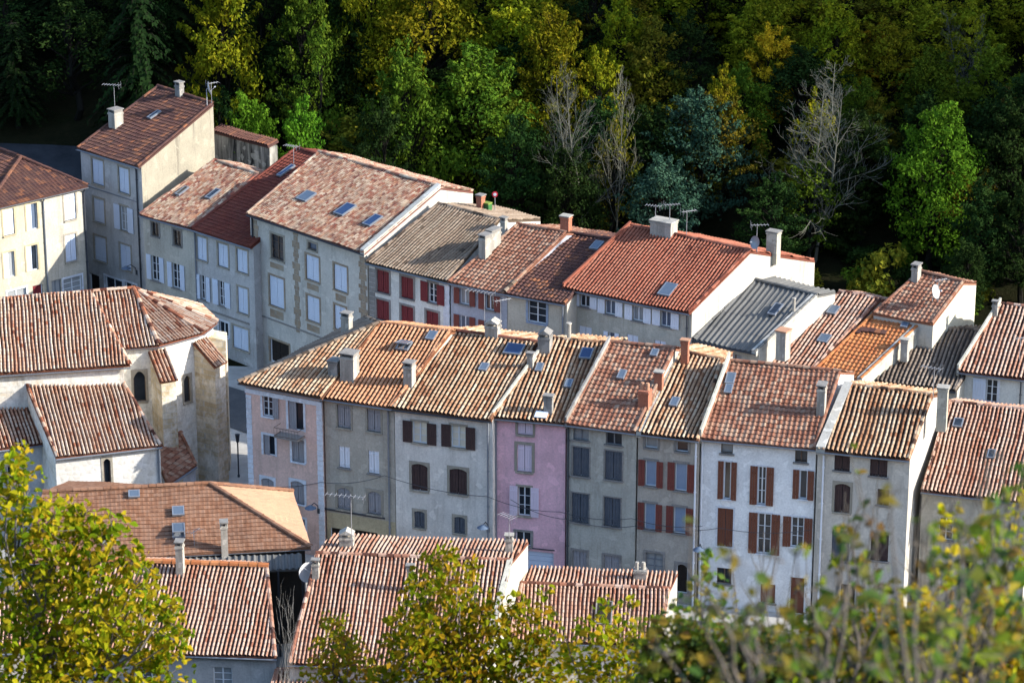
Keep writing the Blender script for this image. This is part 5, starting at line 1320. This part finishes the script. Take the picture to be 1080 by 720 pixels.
for i in range(60):
    x = rt_.uniform(-45, 48); y = hill_edge(x) + rt_.uniform(-5, 14) - (3 if x > 22 else 0)
    if x < -20 and y < 233: continue
    plant('bush', 'low dark shrub along the shaded foot of the wood', 'bush', PBUSH[i % 3], x, y, rt_.uniform(1.5, 3), rt_.uniform(.9, 1.6), (rt_.choice([G_DK, G_DK, G_MID, G_OLV]), DBARK), 'low shrubs at the foot of the wood', 2.2)

# ================================================================== FOREGROUND FOLIAGE
FG_Y = leaf_mat('sunlit_yellow_green_leaves', [(0.1483, 0.2224, 0.0074), (0.2471, 0.2966, 0.0099), (0.3707, 0.3336, 0.0123), (0.4942, 0.3089, 0.0185), (0.1853, 0.2594, 0.0087), (0.0988, 0.1606, 0.0074)], .5)
FG_O = leaf_mat('autumn_mixed_leaves', [(0.4389, 0.3762, 0.0157), (0.2299, 0.2821, 0.0157), (0.5434, 0.3762, 0.0209), (0.3344, 0.1568, 0.0314), (0.3762, 0.3762, 0.0157), (0.1358, 0.1881, 0.0157)], .5)
FG_G = leaf_mat('grey_green_mixed_leaves', [(.07, .14, .03), (.12, .19, .025), (.20, .24, .02), (.05, .10, .035), (.30, .20, .03), (.09, .15, .03), (.16, .08, .03)], .5)
TWIG = paint('grey_twig_bark', (.14, .12, .10), .85, .4)
def real_leaf(mb, rg, q, s, tone):
    nn = V((rg.gauss(0, .7), rg.gauss(0, .7), rg.gauss(.5, .6))).normalized(); a = nn.orthogonal().normalized(); w = rg.uniform(0, 6.28); a = a * math.cos(w) + nn.cross(a) * math.sin(w); b = nn.cross(a)
    f = nn * s * rg.uniform(.05, .3); k = s * rg.uniform(.28, .42); n = len(mb.v)
    mb.v += [tuple(p) for p in (q - a * s * .5, q - a * s * .12 + b * k + f, q + a * s * .25 + b * k * .75 + f, q + a * s * .55, q + a * s * .25 - b * k * .75 + f, q - a * s * .12 - b * k + f)]
    mb.f += [(n, n + 3, n + 2, n + 1), (n, n + 5, n + 4, n + 3)]; mb.a += [tone, tone]
def foretree(name, label, root_u, y, blobs, mat, leaf, dens, seed, group=None, trunk_r=.09, depth=1.0, cat='tree'):
    rg = random.Random(seed); bp = []
    for (u, v, r) in blobs:
        p = at_y(u, v, y + rg.uniform(-.5, .5) * depth); bp.append((p, r * mpp(p)))
    cx = at_y(root_u, 700, y); g = ground(cx.x, y); base = V((cx.x, y, g)); root = thing(name, label, cat, base, group)
    tr, cr = MB(), MB(); zt = max(p.z for p, r in bp); zb = min(p.z for p, r in bp)
    crown0 = V((cx.x, y, max(g + .5, zb - .25 * (zt - zb) - .3)))
    limb(tr, rg, base - V((0, 0, .4)), crown0, trunk_r, trunk_r * .7, 5, .05)
    for p, r in bp:
        limb(tr, rg, crown0.lerp(V((cx.x, y, p.z)), .35 * rg.random()), p, trunk_r * .34, trunk_r * .07, 5, .14)
        for k in range(5):
            e = p + V((rg.gauss(0, 1), rg.gauss(0, 1), rg.gauss(.3, 1))).normalized() * r * rg.uniform(.7, 1.15); limb(tr, rg, p, e, trunk_r * .11, trunk_r * .04, 3, .15)
        n = int(dens * (r / leaf) ** 2)
        t0 = rg.random()
        for k in range(n):
            d = V((rg.gauss(0, 1), rg.gauss(0, 1), rg.gauss(0, 1))).normalized() * r * rg.random() ** .45 * 1.1
            real_leaf(cr, rg, p + d, leaf * rg.uniform(.55, 1.25), (t0 * .45 + rg.random() * .75) % 1.0)
    cr.build('crown', mat, root); tr.build('trunk', TWIG, root); return root
rb = random.Random(5)
L = [(20, 505, 26), (18, 540, 30), (6, 580, 40), (45, 560, 34), (50, 610, 45), (95, 600, 40), (115, 565, 28), (80, 570, 34), (100, 640, 48), (140, 620, 30), (150, 660, 44), (60, 670, 55), (20, 640, 45), (10, 700, 55), (110, 700, 55), (170, 700, 36), (185, 675, 20), (62, 540, 24), (85, 545, 20), (175, 640, 18), (8, 525, 20), (140, 590, 18), (25, 478, 12), (15, 490, 16), (60, 730, 55), (150, 735, 40), (180, 655, 14), (160, 605, 12)]
foretree('tree', 'dense yellow-green tree filling the lower left corner', 40, 47, L, FG_Y, .15, 13, 1, trunk_r=.13)
L = [(470, 585, 16), (455, 600, 20), (480, 615, 24), (450, 635, 28), (500, 640, 30), (430, 660, 26), (470, 665, 34), (520, 665, 30), (545, 640, 18), (545, 690, 34), (500, 700, 40), (450, 710, 36), (570, 660, 22), (580, 690, 28), (440, 615, 14), (500, 600, 12), (415, 690, 22), (405, 720, 26), (530, 720, 36), (475, 690, 36), (580, 720, 30), (435, 685, 28)]
foretree('tree', 'yellow and brown autumn tree at the bottom centre before the long roof', 478, 49, L, FG_Y, .14, 14, 2, trunk_r=.09)
L = [(355, 660, 16), (350, 690, 26), (375, 700, 24), (340, 715, 24), (395, 715, 20), (365, 680, 18), (345, 655, 10)]
foretree('tree', 'smaller olive-brown tree left of the bottom centre autumn tree', 360, 50, L, FG_O, .13, 13, 3, trunk_r=.06)
L = [(640, 640, 14), (625, 670, 24), (655, 665, 20), (645, 700, 32), (680, 690, 26), (615, 705, 26), (665, 640, 12), (600, 690, 16), (690, 660, 14), (575, 625, 9), (668, 720, 30)]
foretree('tree', 'thin yellowing tree in front of the short striped roof', 640, 46, L, FG_Y, .13, 11, 4, trunk_r=.06)
for i, (ru, y, mat, dens, lf, bl, lb) in enumerate([
  (735, 27, FG_G, 7, .085, [(730, 660, 24), (745, 620, 22), (760, 650, 30), (720, 690, 34), (770, 690, 36), (745, 590, 14), (710, 640, 14), (790, 700, 30), (735, 715, 40)], 'blurred grey-green sapling before the taupe house door'),
  (905, 20, FG_G, 8, .095, [(895, 560, 20), (905, 590, 22), (880, 590, 14), (925, 560, 14), (900, 640, 26), (930, 620, 22), (875, 670, 30), (920, 680, 34), (890, 710, 36), (918, 530, 8), (905, 500, 8), (895, 470, 6), (950, 700, 30)], 'blurred tall leafy shoot rising before the sand-grey house'),
  (985, 22, FG_O, 10, .095, [(985, 640, 26), (1000, 600, 22), (970, 670, 30), (1010, 680, 36), (960, 630, 14), (1035, 640, 30), (995, 560, 14), (980, 710, 38), (1040, 700, 36)], 'orange and yellow leaved shrub at the lower right'),
  (1050, 24, FG_Y, 10, .095, [(1045, 570, 22), (1065, 555, 22), (1070, 600, 28), (1040, 610, 20), (1075, 650, 34), (1055, 680, 34), (1020, 565, 16), (1075, 520, 12), (1000, 540, 14), (1080, 710, 36)], 'green and yellow shrub at the right edge'),
  (830, 26, FG_G, 7, .085, [(830, 690, 26), (850, 660, 20), (810, 670, 18), (845, 715, 34), (815, 710, 30), (870, 640, 14), (840, 620, 8), (800, 640, 10)], 'thin blurred shrub before the white house door'),
  (965, 12, FG_G, 4.5, .09, [(940, 520, 18), (975, 575, 26), (930, 640, 26), (1000, 660, 30), (1040, 600, 24), (860, 700, 30), (985, 705, 36), (925, 700, 30), (1070, 690, 36), (1010, 530, 10), (1050, 480, 10)], 'nearest strongly blurred shrub at the lower right'),
  (790, 13, FG_G, 3.5, .08, [(770, 590, 20), (800, 610, 18), (745, 640, 24), (785, 660, 26), (730, 560, 12), (820, 590, 10), (760, 700, 34), (810, 700, 30), (700, 690, 26)], 'nearest strongly blurred grey-green shoots left of the white house door'),
  (1030, 16, FG_G, 9, .10, [(985, 600, 26), (1015, 570, 24), (1045, 545, 26), (1070, 580, 34), (1030, 620, 34), (1075, 640, 40), (990, 655, 34), (950, 690, 36), (1060, 520, 16), (1080, 500, 18), (960, 640, 18), (1040, 690, 44), (920, 610, 12)], 'blurred grey-green shrub rising at the far right edge'),
  (870, 15, FG_G, 6, .09, [(860, 620, 20), (840, 585, 14), (880, 650, 28), (830, 660, 24), (900, 575, 14), (850, 690, 34), (800, 640, 16), (915, 545, 10)], 'blurred grey-green shoots between the white and sand-grey house doors'),
  (750, 25, FG_G, 14, .09, [(u_, v_, 30) for u_ in range(690, 870, 20) for v_ in (675 + (u_ * 7) % 23, 705, 735)], 'dense low autumn shrub along the bottom edge below the white house'),
  (960, 23, FG_Y, 14, .09, [(u_, v_, 32) for u_ in range(860, 1085, 22) for v_ in (655 + (u_ * 7) % 37, 690, 725)], 'dense low yellow-green shrub along the bottom right edge'),
 ]): foretree('shrub', lb, ru, y, bl, mat, lf, dens, 20 + i, 'foreground shrubs at the lower right', trunk_r=.045, depth=.8, cat='shrub')
# leafless twigs in front of the right houses and between the roofs
def twigs(label, u, v0, v1, y, seed, wid, mat=TWIG):
    a = at_y(u, v0, y); b = at_y(u, v1, y); g = ground(a.x, y); mb = MB(); rg = random.Random(seed); o = thing('bare_shrub', label, 'shrub', (a.x, y, g), 'leafless shrubs')
    h = b.z - a.z; k = mpp(a)
    for s in range(6):
        e = V((a.x + rg.gauss(0, wid * k), y + rg.gauss(0, wid * k * .6), b.z - h * rg.uniform(0, .35))); f0 = V((a.x + rg.gauss(0, wid * k * .2), y, g - .2)); limb(mb, rg, f0, e, .011, .004, 6, .06)
        for q in range(9):
            t = rg.uniform(.35, .95); st = f0.lerp(e, t); en = st + V((rg.gauss(0, wid * k * .5), rg.gauss(0, wid * k * .4), rg.uniform(.1, .4) * h)); limb(mb, rg, st, en, .006, .0025, 4, .12)
    mb.build('twigs', mat, o)
twigs('leafless twigs rising before the white house door', 812, 650, 550, 28, 1, 22); twigs('leafless twigs rising before the sand-grey house shutters', 905, 640, 500, 26, 2, 26)
twigs('leafless twigs before the right-end red roof', 1050, 620, 460, 24, 3, 22); twigs('tall leafless shrub in the gap between the two lower roofs', 300, 700, 615, 140, 4, 14, paint('pale_grey_twigs', (.30, .28, .25), .85, .3))
twigs('leafless twigs below the right-end red roof eave', 985, 640, 530, 25, 5, 22)

# ================================================================== LIGHT, SKY, CAMERA
SUN = V((.87, -.17, .415)).normalized()
sl = bpy.data.lights.new('sun', 'SUN'); sl.energy = 2.8; sl.angle = R_(.5); sl.color = (1, .95, .87)
so = bpy.data.objects.new('sun', sl); COL.objects.link(so); so.rotation_euler = SUN.to_track_quat('Z', 'Y').to_euler()
so.location = SUN * 300
w = bpy.data.worlds.new('World'); sc.world = w; w.use_nodes = True; nt = w.node_tree
st = nt.nodes.new('ShaderNodeTexSky'); st.sky_type = 'NISHITA'; st.sun_disc = False
st.sun_elevation = math.asin(SUN.z); st.sun_rotation = math.atan2(SUN.x, SUN.y); st.altitude = 300; st.ozone_density = 1.3; st.dust_density = 1.0
bg = nt.nodes['Background']; nt.links.new(st.outputs[0], bg.inputs[0]); bg.inputs[1].default_value = .15
cam = bpy.data.cameras.new('camera'); co = bpy.data.objects.new('camera', cam); COL.objects.link(co)
co.location = CAM; co.rotation_euler = (R_(90) - PT, 0, 0); cam.sensor_width = 36; cam.lens = 36 * F / 1080; cam.clip_start = .5; cam.clip_end = 3000
cam.dof.use_dof = True; cam.dof.focus_distance = 176; cam.dof.aperture_fstop = 3.0
sc.camera = co
sc.view_settings.view_transform = 'Standard'; sc.view_settings.look = 'None'; sc.view_settings.exposure = 1.75; sc.view_settings.gamma = 1
print('OBJECTS', len(bpy.data.objects))
for nm, h in list(globals().items()):
    if isinstance(h, H) and hasattr(h, 'RL'): print(nm, 'eave %.1f ridge %.2f %.2f run %.1f %.1f y %.1f-%.1f g %.1f' % (h.z, h.RL.z, h.RR.z, (h.RL - h.A).dot(h.b), (h.RR - h.B).dot(h.b), h.A.y, h.B.y, h.g))
